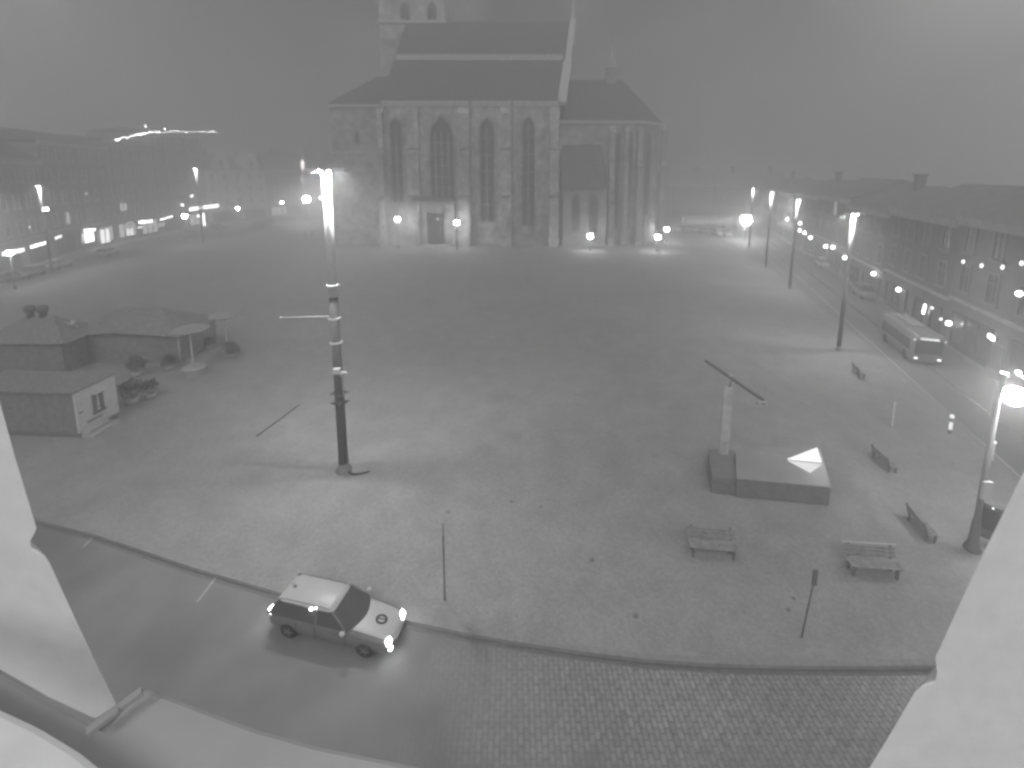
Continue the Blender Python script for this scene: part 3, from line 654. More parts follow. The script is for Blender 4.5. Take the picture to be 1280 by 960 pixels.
lantern(833.5, 286.5, 96, 'upper lantern of the close pair at the right end of the cathedral', .5)
lantern(383, 249, 136, 'starburst lamp at the mouth of the street left of the cathedral', 1.1, E_big)
lantern(352, 253, 140, 'small lantern left of the starburst lamp beside the gabled house', .42)
lantern(401, 247, 145, 'small lantern right of the starburst lamp, left of the cathedral', .36)
lantern(297, 260, 126, 'lantern glowing before the twin-gabled house', .5)
lantern(231, 270, 96, 'lantern with a soft star before the script-like sign', .5)
lantern(12, 316, 56, 'glaring lantern at the very left edge', .36)
lantern(933, 275, 100, 'huge starburst street light at the head of the right-hand street', 1.15, E_big)
for (u, v_, Y, l) in ((984, 274, 108, 'farthest of the small lamps on the right street'), (1000, 279, 100, 'small lamp just below the light pole top on the right street'), (1000, 288, 92, 'small lamp straight above the blazing headlights'),
                      (1006, 291, 90, 'small lamp right of the blazing headlights'), (1013, 297, 86, 'small lamp fourth down the right-hand facades'), (1032, 308, 76, 'left one of the close lamp pair on the right facades'),
                      (1041, 309, 73, 'right one of the close lamp pair on the right facades'), (1056, 322, 65, 'small lamp left of the nearest tall pole foot line'), (1092, 342, 56, 'lamp above the pale shop glow on the right facades'),
                      (1123, 362, 49, 'lamp between the shop glow and the upright sign'), (1186, 404, 38, 'lamp right of the upright lit sign'), (1274, 367, 30, 'lamp high at the right edge of the picture'),
                      (1176, 399, 39, 'dim lamp beside the one right of the upright sign'), (1165, 385, 41, 'dim lamp close to the upright lit sign')):
    p = fac(u, v_, .8); t = thing('wall_lamp', tuple(p), l, 'lamp', 0, 'small lamps on the right-hand facades')
    small = 'dim' in l
    b = MB(); b.ball((0, 0, 0), .13 if small else .02 * .8 * (p.length ** .62) / .9, n=8); b.build('globe', E_dim if small else E_small, t)
    b = MB(); b.tube([(0, 0, .15), (.15, .1, .4), (.9, .2, .45)], .03, 5); b.build('bracket', M_metd, t)
# left-hand wall lamps
for (u, v_, Y, l) in ((228, 256, 98, 'upper small lamp above the soft-star lantern'), (240, 245, 101, 'topmost small lamp left of the light pole'), (248, 270, 104, 'small lamp under the left long bright sign'), (37, 284, 62, 'faint lamp on the dark facade at far left'), (108, 242, 72, 'faint lamp high on the facade left of the fairy lights')):
    p = fac(u, v_, .8); t = thing('wall_lamp', tuple(p), l, 'lamp', 0, 'small lamps on the left-hand facades')
    b = MB(); b.ball((0, 0, 0), .3 if 'small' in l else .16, n=8); b.build('globe', E_small if 'small' in l or 'top' in l else E_dim, t)
    b = MB(); b.tube([(0, 0, .15), (-.15, .1, .4), (-.9, .2, .45)], .03, 5); b.build('bracket', M_metd, t)
# faint festoon lamps hung along the right-hand roofs
for (u, v_, l) in ((1204, 327, 'leftmost faint lamp on the upper right facade'), (1227, 332, 'slanting faint lamp on the upper right facade'), (1253, 334, 'third faint lamp on the upper right facade'), (1277, 329, 'faint lamp on the upper facade at the picture edge')):
    p = fac(u, v_, .8); t = thing('wall_lamp', tuple(p), l, 'lamp', 0, 'faint lamps high on the right-hand facades')
    b = MB(); b.ball((0, 0, 0), .11, n=8, sz=1.6); b.build('globe', E_dim, t); b = MB(); b.tube([(0, 0, .1), (.6, .1, .3)], .02, 5); b.build('bracket', M_metd, t)

# near lamp post at right with the glaring lantern
g_ = G(1215, 687); t = thing('lamp_post', tuple(g_), 'near dark lamp post at right with a glaring globe and a double lamp head', 'lamp post')
top = at(1258, 468, g_.y); h_ = top.z - g_.z; gl = at(1268, 495, g_.y)
b = MB(); b.lathe([(.26, 0), (.26, .1), (.16, .35), (.13, 1.2), (.1, 1.3), (.085, h_)], n=14); b.build('shaft', M_metd, t)
q = gl - g_; hd = at(1273, 466, g_.y) - g_
b = MB(); b.tube([(0, 0, q.z + .1), (q.x * .6, 0, q.z + .35), (q.x, 0, q.z + .25)], .03, 6); b.tube([(0, 0, h_ - .1), (hd.x, 0, hd.z)], .03, 6); b.tube([(hd.x, 0, hd.z), (hd.x + .35, 0, hd.z - .22)], .035, 6); b.build('arm', M_metd, t)
b = MB(); b.ball((q.x, 0, q.z), .33, n=14); b.build('globe', emis('near lantern globe', 170), t)
b = MB(); b.ball((hd.x, 0, hd.z), .085, n=10); b.obox((hd.x + .04, 0, hd.z - .04), (hd.x + .3, 0, hd.z - .22), .05, .05); b.build('lamp_head', E_small, t)
b = MB(); b.box(-.16, .16, -.2, -.1, 2.2, 2.9); b.build('notice_plate', M_white, t)
# information panel near it
g_ = G(1229, 682); t = thing('information_panel', tuple(g_), 'dark leaning-looking upright panel right of the near lamp post', 'panel', radians(-55))
b = MB(); b.box(-.35, .35, -.09, .09, .35, 1.75); b.build('cabinet', M_metd, t, bevel=.03)
b = MB(); b.box(-.27, .27, -.11, -.095, .75, 1.6); b.build('screen', M_carglass, t)
for s in (-.26, .26): b = MB(); b.box(s - .05, s + .05, -.06, .06, 0, .35); b.build('leg', M_metd, t)
b = MB(); b.ball((.1, -.13, 1.68), .035); b.build('lamp', E_dim, t)

# lit bollard
for (u, v0, v1, l) in ((1187, 541, 519, 'pale lit post at the edge of the right-hand street'),):
    g_ = G(u, v0); hh_ = at(u, v1, g_.y).z - g_.z; t = thing('lit_bollard', tuple(g_), l, 'bollard')
    b = MB(); b.lathe([(.1, 0), (.09, hh_ * .2)], n=10); b.build('base', M_metd, t)
    b = MB(); b.lathe([(.075, hh_ * .2), (.075, hh_ * .62)], n=10); b.build('glowing_sleeve', E_win, t)  # sleeve glows by itself in place of the light falling on it
    b = MB(); b.lathe([(.07, hh_ * .62), (.07, hh_ * .85)], n=10); b.build('shaft', M_metd, t)
    b = MB(); b.lathe([(.1, hh_ * .85), (.1, hh_), (.04, hh_ + .04)], n=10); b.build('lamp', E_win, t)
for (u, v0, v1, l) in ((1115, 532, 504, 'thin grey post standing on the paving left of the lit bollard'), (868, 330, 319, 'short thin post on the far paving right of the cathedral'), (1240, 575, 553, 'short post with a small lamp above the near lamp post')):
    g_ = G(u, v0); hh_ = at(u, v1, g_.y).z - g_.z; t = thing('post', tuple(g_), l, 'post', 0, 'thin posts')
    b = MB(); b.lathe([(.07, 0), (.045, .1), (.04, hh_)], n=8); b.build('shaft', M_metl, t); b = MB(); b.ball((0, 0, hh_), .07); b.build('knob', E_dim if u == 1240 else M_metl, t)

# ------------------------------------------------------------------ fountain basin
t = thing('fountain_basin', (11.9, 19.5, PZ), 'low black stone fountain basin with glowing triangular light on its wet top', 'fountain')
o0 = Vector((11.9, 19.5, PZ)); zt = 1.0
q = [Vector(G(u, v_, zt)) for u, v_ in ((921, 598), (1039, 609), (1025, 559), (919, 561))]
b = MB(); pl = [(p.x - o0.x, p.y - o0.y) for p in q]; b.prism(pl, .02, zt - PZ - .03); b.build('basin_wall', M_black, t, bevel=.02)
cen = sum((Vector(p) for p in pl), Vector((0, 0))) / 4; pl2 = [tuple(cen + (Vector(p) - cen) * 1.0) for p in pl]
b = MB(); b.prism(pl2, zt - PZ - .03, zt - PZ); b.build('water_film', M_water, t)
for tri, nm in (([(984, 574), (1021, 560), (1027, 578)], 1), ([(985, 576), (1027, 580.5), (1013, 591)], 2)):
    pp = [G(u, v_, zt + .012) - o0 for u, v_ in tri]; b = MB(); b.prism([(p.x, p.y) for p in pp], zt - PZ + .003, zt - PZ + .03); b.build('light_panel', E_pool if nm == 1 else emis('glowing triangle glass dim', .75), t)  # two glowing triangles laid on top of the water film
b = MB(); sl_ = [G(u, v_, PZ) - o0 for u, v_ in ((889, 616), (920, 620))]
b.prism([(sl_[0].x, sl_[0].y), (sl_[1].x + .05, sl_[1].y), (pl[3][0] - .08, pl[3][1] + .1), (pl[3][0] - 1.2, pl[3][1] + .2)], .02, zt - PZ - .12); 
tag(b.build('dark_plinth', M_black, loc=tuple(o0), bevel=.02), 'dark stone block adjoining the left side of the fountain basin', 'stone block')
# tall slab with balanced beam
cb_ = G(904, 566, .9); yb = cb_.y
t = thing('fountain_sculpture', (cb_.x, yb, .86), 'tall pale metal slab with a long dark beam balanced above it', 'sculpture'); hs = at(909, 483, yb).z - .86
b = MB(); b.add([(-.22, -.1, 0), (.22, -.1, 0), (.22, .1, 0), (-.22, .1, 0), (-.2, -.08, hs), (.22, -.08, hs - .06), (.22, .08, hs - .06), (-.2, .08, hs)], [(0, 1, 2, 3), (4, 5, 6, 7), (0, 1, 5, 4), (1, 2, 6, 5), (2, 3, 7, 6), (3, 0, 4, 7)]); b.build('slab', M_gilt, t, bevel=.012)
bz = hs + .45
jp = Vector((.15, 0, bz)); e0 = at(882, 451, yb + 1.9) - t.location; e1 = at(954, 500, yb - 1.6) - t.location
b = MB(); b.tube([(0.05, 0, hs - .05), tuple(e0.lerp(e1, .5))], .035, 6); b.build('support_rod', M_metd, t)
b = MB(); b.obox(e0, e1, .12, .1); b.build('beam', M_metd, t)
b = MB(); cc = e0.lerp(e1, .47); b.ball(cc + Vector((0, 0, .1)), .07); b.build('pivot', M_trim, t)
b = MB(); ee = e1 + Vector((-.06, 0, -.12)); b.box(ee.x - .16, ee.x + .16, ee.y - .13, ee.y + .13, ee.z - .1, ee.z + .08); bx_ = b.build('spout_box', M_gilt, t, bevel=.01)
b = MB(); b.box(ee.x - .08, ee.x + .1, ee.y - .15, ee.y - .12, ee.z - .04, ee.z + .05); b.build('nozzle', M_black, t)

# ------------------------------------------------------------------ benches
def make_bench():
    t = thing('bench', (0, 0, PZ), 'x', 'bench')
    b = MB()
    for i in range(4): y = -.36 + i * .12; b.box(-.86, .86, y, y + .095, .42, .46)
    b.build('seat', M_wood, t, bevel=.008)
    b = MB()
    for i in range(3): z = .55 + i * .12; b.obox((-.86, .14 + i * .03, z), (.86, .14 + i * .03, z), .035, .1)
    b.build('backrest', M_wood, t, bevel=.006)
    for s in (-.7, .7):
        b = MB(); b.box(s - .04, s + .04, -.34, .16, .36, .42); b.box(s - .04, s + .04, -.3, -.22, 0, .36); b.box(s - .04, s + .04, .04, .12, 0, .36); b.obox((s, .14, .38), (s, .24, .9), .06, .05); b.build('leg', M_metd, t)
    return t
def bench_at(o, a, b_, flip, label, metal_top=False):
    A = G(*a); B = G(*b_); c = (A + B) / 2; o.location = c; o.rotation_euler = (0, 0, atan2(B.y - A.y, B.x - A.x) + flip); o['label'] = label; o['group'] = 'benches on the square'
    if metal_top:
        m = MB(); m.tube([(-.9, .235, .92), (.9, .235, .92)], .022, 6); m.build('top_rail', M_white, o)  # white colour stands in for the glint along the metal rail
be = make_bench()
b1 = copy_tree(be); b2 = copy_tree(be); b3 = copy_tree(be); b4 = copy_tree(be)
bench_at(be, (862, 688), (916, 693), 0, 'plain wooden bench below the fountain basin')
bench_at(b1, (1062, 712), (1114, 716), 0, 'wooden bench with a bright rail along its backrest', True)
bench_at(b2, (1142, 655), (1156, 672), pi, 'bench nearest the dark lamp post, seen end-on'); b2.scale = (.82, .82, .82)
bench_at(b3, (1096, 575), (1110, 588), pi, 'bench right of the fountain basin, seen end-on'); b3.scale = (.82, .82, .82)
bench_at(b4, (1066, 463), (1077, 475), pi, 'far bench near the edge of the right-hand street'); b4.scale = (.82, .82, .82)

# sign posts near the kerb
g_ = G(556, 750); t = thing('sign_post', tuple(g_), 'thin post with an edge-on sign plate standing at the kerb right of the car', 'sign'); h_ = at(555, 661, g_.y).z - g_.z
b = MB(); b.tube([(0, 0, 0), (0, 0, h_)], .03, 8); b.build('post', M_metd, t); b = MB(); b.box(-.025, .025, -.3, .3, h_ - .75, h_ - .02); b.build('sign_plate', M_metd, t, bevel=.01, rot=(0, 0, radians(8)))
g_ = G(1002, 797); t = thing('sign_post', tuple(g_), 'thin post with a narrow plate near the kerb left of the bright-railed bench', 'sign'); h_ = at(1030, 716, g_.y).z - g_.z
b = MB(); b.tube([(0, 0, 0), (.28, .1, h_)], .025, 8); b.build('post', M_metd, t)
b = MB(); b.box(.18, .32, .06, .1, h_ - .5, h_ + .02); b.build('sign_plate', M_metd, t)
# thin dark strip painting in a shadow line on the paving
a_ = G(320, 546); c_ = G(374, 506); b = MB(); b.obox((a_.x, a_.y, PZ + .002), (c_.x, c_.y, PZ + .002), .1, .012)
tag(b.build('shadow_strip', M_rub), kind='structure')
dc = None
for (u, v_) in ((519, 524), (474, 514), (676, 633), (795, 770), (640, 627), (340, 572), (992, 748), (985, 762), (372, 577), (690, 512), (560, 640), (740, 700)):
    g_ = G(u, v_)
    if dc is None:
        b = MB(); b.lathe([(.09, -.05), (.09, .008), (.07, .012), (.05, .006)], n=14); dc = b.build('drain_cover', M_metd, loc=tuple(g_)); o = dc
    else: o = dc.copy(); C.objects.link(o); o.location = g_
    sc_ = random.uniform(.6, 1.0); o.scale = (sc_, sc_, 1); tag(o, 'small round dark drain cover let into the paving of the square', 'drain cover', 'drain covers in the paving')

# ------------------------------------------------------------------ market huts, parasols, shrubs
A = G(101, 548); B = G(150, 520); d = (B - A); d.z = 0; Lh = d.length; dn = d.normalized()
t = thing('market_hut', tuple(A), 'small hut with a white end wall, tiny window and flat dark roof', 'hut', atan2(dn.y, dn.x))
# local x along the white wall, +y away to the left
HW = 2.5
b = MB(); b.box(0, Lh, 0, .12, .28, HW, 0); b.build('end_wall', M_white, t)
b = MB(); b.box(.03, Lh - .03, .123, 6.5, .28, HW - .02, 0); b.build('side_wall', M_dark, t)
b = MB(); b.box(-.12, Lh + .1, .0, 6.6, HW + .003, HW + .12); b.build('roof', M_tar, t, bevel=.02)
b = MB(); b.box(.05, Lh - .05, .05, 6.4, .0, .277); b.build('base', M_metd, t)
wx = Lh * .5
b = MB(); b.box(wx - .22, wx + .22, -.02, .01, 1.05, 1.95); wn = b.build('window', M_pane, t)
b = MB(); b.box(wx - .3, wx - .22, -.07, -.003, 1.0, 2.0); b.box(wx + .22, wx + .3, -.07, -.003, 1.0, 2.0); b.box(wx - .36, wx + .36, -.16, -.003, .93, 1.0); b.build('frame', M_metd, wn)
b = MB(); b.box(wx - .06, wx + .04, -.05, -.025, 1.06, 1.94); b.build('curtain', M_white, wn)
b = MB(); b.box(wx - .34, wx + .34, -.3, -.003, 2.06, 2.12); b.build('awning', M_trim, t)
b = MB(); b.box(.1, .3, -.04, -.003, 1.35, 1.42); b.box(.45, 1.3, -.05, -.003, .62, .7); b.build('trim', M_metd, t)
b = MB(); b.box(.05, 1.6, -.75, -.02, .0, .2); b.box(.05, 1.3, -.5, -.02, .2, .4); b.build('step', M_conc, t)
# hut with two vents
c0 = at(55, 440, 32.5); t = thing('market_hut', (c0.x, 33, PZ), 'dark hut with two round roof vents behind the white-walled hut', 'hut')
b = MB(); b.box(-3.0, 2.4, -1.6, 1.6, 0, 2.3); b.build('wall', M_dark, t)
b = MB(); b.add([(-3.3, -1.9, 2.3), (2.9, -1.9, 2.3), (2.9, 1.9, 2.3), (-3.3, 1.9, 2.3), (-1.3, 0, 3.75), (.55, 0, 3.75)], [(0, 1, 5, 4), (1, 2, 5), (2, 3, 4, 5), (3, 0, 4), (0, 3, 2, 1)]); b.build('roof', M_tar, t)
for u in (40, 55.5):
    xx = at(u, 403, 33).x - c0.x; b = MB(); b.lathe([(.22, -.1), (.22, .35), (.34, .4), (.36, .62), (.26, .8), (.08, .85)], (xx, 0, 3.7), 12); b.build('roof_vent', M_metd, t)
b = MB(); b.tube([(.9, 0, 3.4), (2.3, 0, 2.9)], .05, 6); b.lathe([(.14, 0), (.14, .4)], (1.95, 0, 3.0), 8); b.build('roof_rail', M_metl, t)
# dark marquee
c0 = at(178, 420, 35); t = thing('marquee', (c0.x, 35.5, PZ), 'large dark canvas marquee behind the shrubs, right of the vented hut', 'tent')
b = MB()
P_ = [(-4.4, -2.2), (4.0, -2.2), (4.0, 2.2), (-4.4, 2.2)]
b.prism(P_, .0, 2.2); b.build('canvas_wall', M_dark, t)
b = MB(); b.add([(-4.7, -2.5, 2.2), (-.2, -2.6, 2.45), (4.3, -2.5, 2.1), (4.3, 2.5, 2.1), (-.2, 2.6, 2.45), (-4.7, 2.5, 2.2), (-1.6, 0, 3.7), (1.3, 0, 3.65)], [(0, 1, 6), (1, 2, 7), (1, 7, 6), (2, 3, 7), (3, 4, 7), (4, 5, 6), (4, 6, 7), (5, 0, 6), (0, 5, 4, 3, 2, 1)]); b.build('canvas_roof', M_dark, t)
for x_, y_ in P_: b = MB(); b.tube([(x_, y_, 0), (x_, y_, 2.2)], .06, 6); b.build('pole', M_metl, t)
b = MB(); b.ball((3.3, -2.62, 2.3), .08); b.build('lamp', M_white, t)
# parasols on planters
def parasol(u, vb, vt, label, cw, leaf):
    g_ = G(u, vb); t = thing('parasol', tuple(g_), label, 'parasol', 0, 'parasols standing in planters'); h_ = at(u, vt, g_.y).z - g_.z
    b = MB(); b.lathe([(.62, 0), (.78, .55), (.7, .58), (.66, .5)], n=8, smooth=False); b.build('planter', M_conc, t, bevel=.02)
    b = MB(); b.tube([(0, 0, .3), (0, 0, h_)], .055, 8); b.build('pole', M_white, t)
    b = MB(); k = 8; v_ = [(0, 0, h_ + .22)] + [(cw * cos(2 * pi * i / k + .4), cw * sin(2 * pi * i / k + .4), h_ - .12) for i in range(k)] + [(0, 0, h_ + .1)] + [(cw * .97 * cos(2 * pi * i / k + .4), cw * .97 * sin(2 * pi * i / k + .4), h_ - .2) for i in range(k)]
    f_ = []
    for i in range(k):
        j = (i + 1) % k; f_ += [(0, 1 + i, 1 + j), (k + 1, k + 2 + j, k + 2 + i), (1 + i, k + 2 + i, k + 2 + j, 1 + j)]
    b.add(v_, f_); b.build('canopy', M_canopy, t)
    if leaf: foliage(t, (0, 0, .75), (.6, .6, .35), 160, 'foliage')
def foliage(parent, c, r, n, name, size=.09):
    b = MB()
    for i in range(n):
        a = random.uniform(0, 2 * pi); ph = math.acos(random.uniform(-.6, 1)); q = random.random() ** .4 * random.uniform(.75, 1.1)
        p = Vector((c[0] + r[0] * q * sin(ph) * cos(a), c[1] + r[1] * q * sin(ph) * sin(a), c[2] + r[2] * q * cos(ph)))
        u_ = Vector([random.uniform(-1, 1) for _ in range(3)]).normalized(); w_ = u_.orthogonal().normalized(); s = size * random.uniform(.6, 1.6)
        b.add([p - u_ * s, p + w_ * s * .5, p + u_ * s, p - w_ * s * .5], [(0, 1, 2, 3)])
    return b.build(name, M_leaf, parent)
parasol(243, 468, 409, 'nearer parasol with its pale pole rising from a wide planter', 1.3, False)
parasol(285, 443, 392, 'farther parasol with its pole rising from a planter with plants', 1.15, True)
for (u, vb, s, l) in ((165, 505, 1.0, 'loose shrub in a tub just right of the white hut wall'), (188, 498, .8, 'pale shrub in a tub, farthest right of the hut'), (172, 470, .9, 'shrub in a tub in front of the marquee'), (212, 462, .7, 'low shrub in a tub between marquee and nearer parasol'), (292, 446, .6, 'small shrub in a tub at the foot of the farther parasol'), (262, 436, .6, 'small shrub in a tub behind the nearer parasol')):
    g_ = G(u, vb); t = thing('shrub', tuple(g_), l, 'shrub', random.random() * 6, 'potted shrubs by the market huts')
    b = MB(); b.lathe([(.32 * s, 0), (.42 * s, .45 * s), (.38 * s, .45 * s), (.36 * s, .4 * s)], n=12); b.build('tub', M_conc, t)
    b = MB(); b.tube([(0, 0, .3 * s), (.02, 0, .8 * s)], [.04, .02], 6); b.build('stem', M_wood, t)
    foliage(t, (0, 0, 1.0 * s), (.75 * s, .75 * s, .65 * s), 420, 'foliage')

# ------------------------------------------------------------------ vehicles
def make_car(label, top=M_carp, side=M_card, lights=(None, None), detail=True, emblem=False, L_=4.45, Wd=1.68, group=None):
    t = thing('car', (0, 0, 0), label, 'car', 0, group)
    st = [(-.5, .60, .60, .35), (-.488, .80, .74, .26), (-.44, .93, .80, .22), (-.3, .94, .84, .2), (-.05, .94, .85, .2), (.15, .95, .85, .2), (.24, .93, .85, .2), (.38, .84, .83, .2), (.455, .76, .78, .22), (.488, .66, .68, .26), (.5, .52, .52, .34)]
    b = MB(); rings = []
    for (fx, zt_, hw, zb) in st:
        hw = hw * Wd / 1.7; x = fx * L_
        rings.append([(x, hw * .86, zb), (x, hw, zb + .12), (x, hw * 1.0, (zb + zt_) / 2), (x, hw * .96, zt_ - .09), (x, hw * .84, zt_), (x, hw * .4, zt_ + .035), (x, -hw * .4, zt_ + .035), (x, -hw * .84, zt_), (x, -hw * .96, zt_ - .09), (x, -hw, (zb + zt_) / 2), (x, -hw, zb + .12), (x, -hw * .86, zb)])
    vs = [p for r in rings for p in r]; n = 12
    for i in range(len(st) - 1):
        for k in range(n):
            kk = (k + 1) % n
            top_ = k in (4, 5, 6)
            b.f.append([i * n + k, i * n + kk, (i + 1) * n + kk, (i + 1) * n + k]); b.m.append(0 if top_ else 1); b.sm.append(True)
    b.v = vs
    b.f.append(list(range(n))); b.m.append(1); b.sm.append(True); b.f.append(list(range((len(st) - 1) * n, len(st) * n))); b.m.append(1); b.sm.append(True)
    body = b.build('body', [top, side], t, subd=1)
    hwb = .80 * Wd / 1.7; hwt = .62 * Wd / 1.7
    xb0, xb1, xt0, xt1 = -.475 * L_, .255 * L_, -.41 * L_, .045 * L_; z0, z1 = .90, 1.40
    # side and rear glass
    b = MB(); b.add([(xb0, -hwb, z0), (xb1 - .35, -hwb, z0), (xb1 - .35, hwb, z0), (xb0, hwb, z0), (xt0, -hwt, z1), (xt1, -hwt, z1), (xt1, hwt, z1), (xt0, hwt, z1)], [(0, 1, 5, 4), (2, 3, 7, 6), (3, 0, 4, 7), (4, 5, 6, 7), (1, 2, 6, 5)]); b.build('side_glass', M_carglass, t)
    # windscreen: curved
    b = MB(); k = 8; vs = []
    for i in range(k + 1):
        s_ = -1 + 2 * i / k; bow = (1 - s_ * s_)
        vs.append((xb1 - .34 + bow * .34, s_ * hwb, z0 + .03)); vs.append((xt1 + .0 + bow * .07, s_ * hwt, z1 + .012))
    b.add(vs, [(2 * i, 2 * i + 2, 2 * i + 3, 2 * i + 1) for i in range(k)], 0, True); b.add([(xb1 - .36, -hwb, z0), (xb1 - .36, hwb, z0), (xt1, hwt, z1 - .01), (xt1, -hwt, z1 - .01)], [(0, 1, 2, 3)]); b.build('windscreen', M_carglass, t)
    b = MB(); rr = []
    for fx, zz, hf in ((xt0 - .06, z1 - .01, .9), (xt0 + .15, z1 + .055, 1.02), (-.6, z1 + .085, 1.05), (xt1 - .2, z1 + .07, 1.03), (xt1 + .03, z1 + .02, .98)):
        rr.append([(fx, s * hwt * hf, zz - (.045 if abs(s) == 1 else 0)) for s in (-1, -.85, 0, .85, 1)])
    vs = [p for r in rr for p in r] + [(p[0], p[1], z1 - .02) for r in rr for p in r]; fs = []
    for i in range(4):
        for k in range(4): a = i * 5 + k; fs += [(a, a + 1, a + 6, a + 5)]
    o25 = 25; ring = [0, 1, 2, 3, 4, 9, 14, 19, 24, 23, 22, 21, 20, 15, 10, 5]
    for i in range(16): a, c_ = ring[i], ring[(i + 1) % 16]; fs.append((a, c_, c_ + o25, a + o25))
    fs.append([r + o25 for r in ring]); b.add(vs, fs, 0, True); b.build('roof_panel', top, t)
    for s in (-1, 1):
        for pa, pb, w1_, w2_ in (((xb1 - .36, s * hwb * 1.005, z0), (xt1, s * hwt * 1.01, z1), .07, .05), ((xb0 + .02, s * hwb * 1.005, z0), (xt0, s * hwt * 1.01, z1), .1, .06), ((-.35, s * hwb * 1.01, z0), (-.37, s * hwt * 1.02, z1), .08, .03)):
            b = MB(); b.obox(pa, pb, w1_, w2_); b.build('pillar', side, t)
        if detail:
            b = MB(); b.ball((xb1 - .42, s * (hwb + .17), 1.0), .1, n=10, sz=.8); b.build('mirror', top, t)
            b = MB(); b.tube([(xt0 + .1, s * hwt * .93, z1 + .06), (xt0 + .2, s * hwt * .95, z1 + .1), (xt1 - .25, s * hwt * .95, z1 + .1), (xt1 - .15, s * hwt * .93, z1 + .06)], .014, 5); b.build('roof_rail', M_metd, t)
            for hx_ in (-1.05, -.36, .74): b = MB(); b.box(hx_ - .006, hx_ + .006, s * .848 - .012, s * .848 + .004, .33, .86); b.build('door_seam', M_rub, t)
            for hx_ in (-.62, .4): b = MB(); b.box(hx_ - .09, hx_ + .09, s * .845 - .018, s * .845 + .018, .78, .81); b.build('door_handle', M_metd, t)
        for fx in (-.31, .31):
            b = MB(); cy = s * (Wd / 2 - .11); r0 = .31
            prof = [(.19, -.1), (r0 * .93, -.1), (r0, -.07), (r0, .07), (r0 * .93, .1), (.19, .1)]
            vs = []; k = 20
            for r_, y_ in prof:
                for i in range(k): a = 2 * pi * i / k; vs.append((r_ * cos(a), y_, r_ * sin(a)))
            fs = [(i * k + j, i * k + (j + 1) % k, (i + 1) * k + (j + 1) % k, (i + 1) * k + j) for i in range(5) for j in range(k)] + [tuple(range(k)), tuple(range(5 * k, 6 * k))]
            b.add(vs, fs, 0, True); wh = b.build('wheel', M_rub, t, loc=(fx * L_, cy, .31))
            if detail:
                b = MB(); 
                for i in range(5): a = 2 * pi * i / 5; b.obox((0, s * .105, 0), (.18 * cos(a), s * .105, .18 * sin(a)), .05, .03)
                b.build('rim', M_rim, wh)
        hl, tl = lights
        b = MB(); y_ = s * .56 * Wd / 1.7
        b.add([(L_ * .478, y_ - .14, .60), (L_ * .478 - .02, y_ + .14 , .60), (L_ * .46, y_ + .13, .73), (L_ * .465, y_ - .12, .72), (L_ * .497, y_ - .14 - s * .02, .62), (L_ * .49 - .01, y_ + .12 - s * .02, .62), (L_ * .475, y_ + .11, .72), (L_ * .48, y_ - .11, .71)], [(0, 1, 2, 3), (4, 5, 6, 7), (0, 1, 5, 4), (1, 2, 6, 5), (2, 3, 7, 6), (3, 0, 4, 7)]); b.build('headlight', hl or M_rim, t)
        b = MB(); b.box(-L_ * .495, -L_ * .478, y_ - .1, y_ + .12, .68, .9); b.build('taillight', (tl if (s < 0 and tl) else None) or M_carg, t, bevel=.01)
        if detail: b = MB(); b.box(L_ * .485, L_ * .497, y_ - .09, y_ + .05, .36, .43); b.build('fog_light', hl if (s < 0 and hl) else M_rim, t)
    if detail:
        b = MB(); b.box(L_ * .49, L_ * .5 + .012, -.26, .26, .42, .53); b.build('number_plate', M_white, t)
        for s in (-1, 1): b = MB(); b.obox((xb1 - .1, s * .1, .955), (xb1 - .38, s * .1 + .5, 1.0), .015, .02); b.build('wiper', M_rub, t)
        b = MB(); b.tube([(xt0 + .25, 0, z1 + .08), (xt0 + .1, 0, z1 + .22)], .008, 4); b.box(xt0 + .2, xt0 + .3, -.04, .04, z1 + .07, z1 + .1); b.build('antenna', M_metd, t)
    if emblem:       # ring emblem on the bonnet
        b = MB(); k = 28; cx_ = L_ * .365; vs = []; fs = []
        for i in range(k):
            a = 2 * pi * i / k
            for r_ in (.2, .12): vs.append((cx_ + r_ * cos(a) , r_ * 1.0 * sin(a), 0))
        def hz_(x): return .945 - (x / L_ - .24) * .68
        vs = [(x, y, hz_(x)) for x, y, _ in vs]
        fs = [(2 * i, 2 * i + 1, (2 * i + 3) % (2 * k), (2 * i + 2) % (2 * k)) for i in range(k)]
        b.add(vs, fs)
        b.add([(cx_ - .12, -.03, hz_(cx_ - .12)), (cx_ + .12, .01, hz_(cx_ + .12)), (cx_ + .11, .05, hz_(cx_ + .11)), (cx_ - .12, .02, hz_(cx_ - .12))], [(0, 1, 2, 3)])
        em = b.build('bonnet_emblem', M_rub, t); em.location.z = .022
        sd = em.modifiers.new('s', 'SOLIDIFY'); sd.thickness = .006
    return t
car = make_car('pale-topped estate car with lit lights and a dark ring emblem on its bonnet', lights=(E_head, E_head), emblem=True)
car.location = (-5.42, 12.72, 0); car.scale = (.93, .80, .77); car.rotation_euler = (0, 0, atan2(-.23, .97))
b = MB(); b.ball((-.55, -.66, 1.40), .045); b.ball((-.40, -.62, 1.44), .03); b.build('roof_edge_glint', emis('car roof edge glint', 30), car)  # glowing balls painted in as a glint on the roof edge
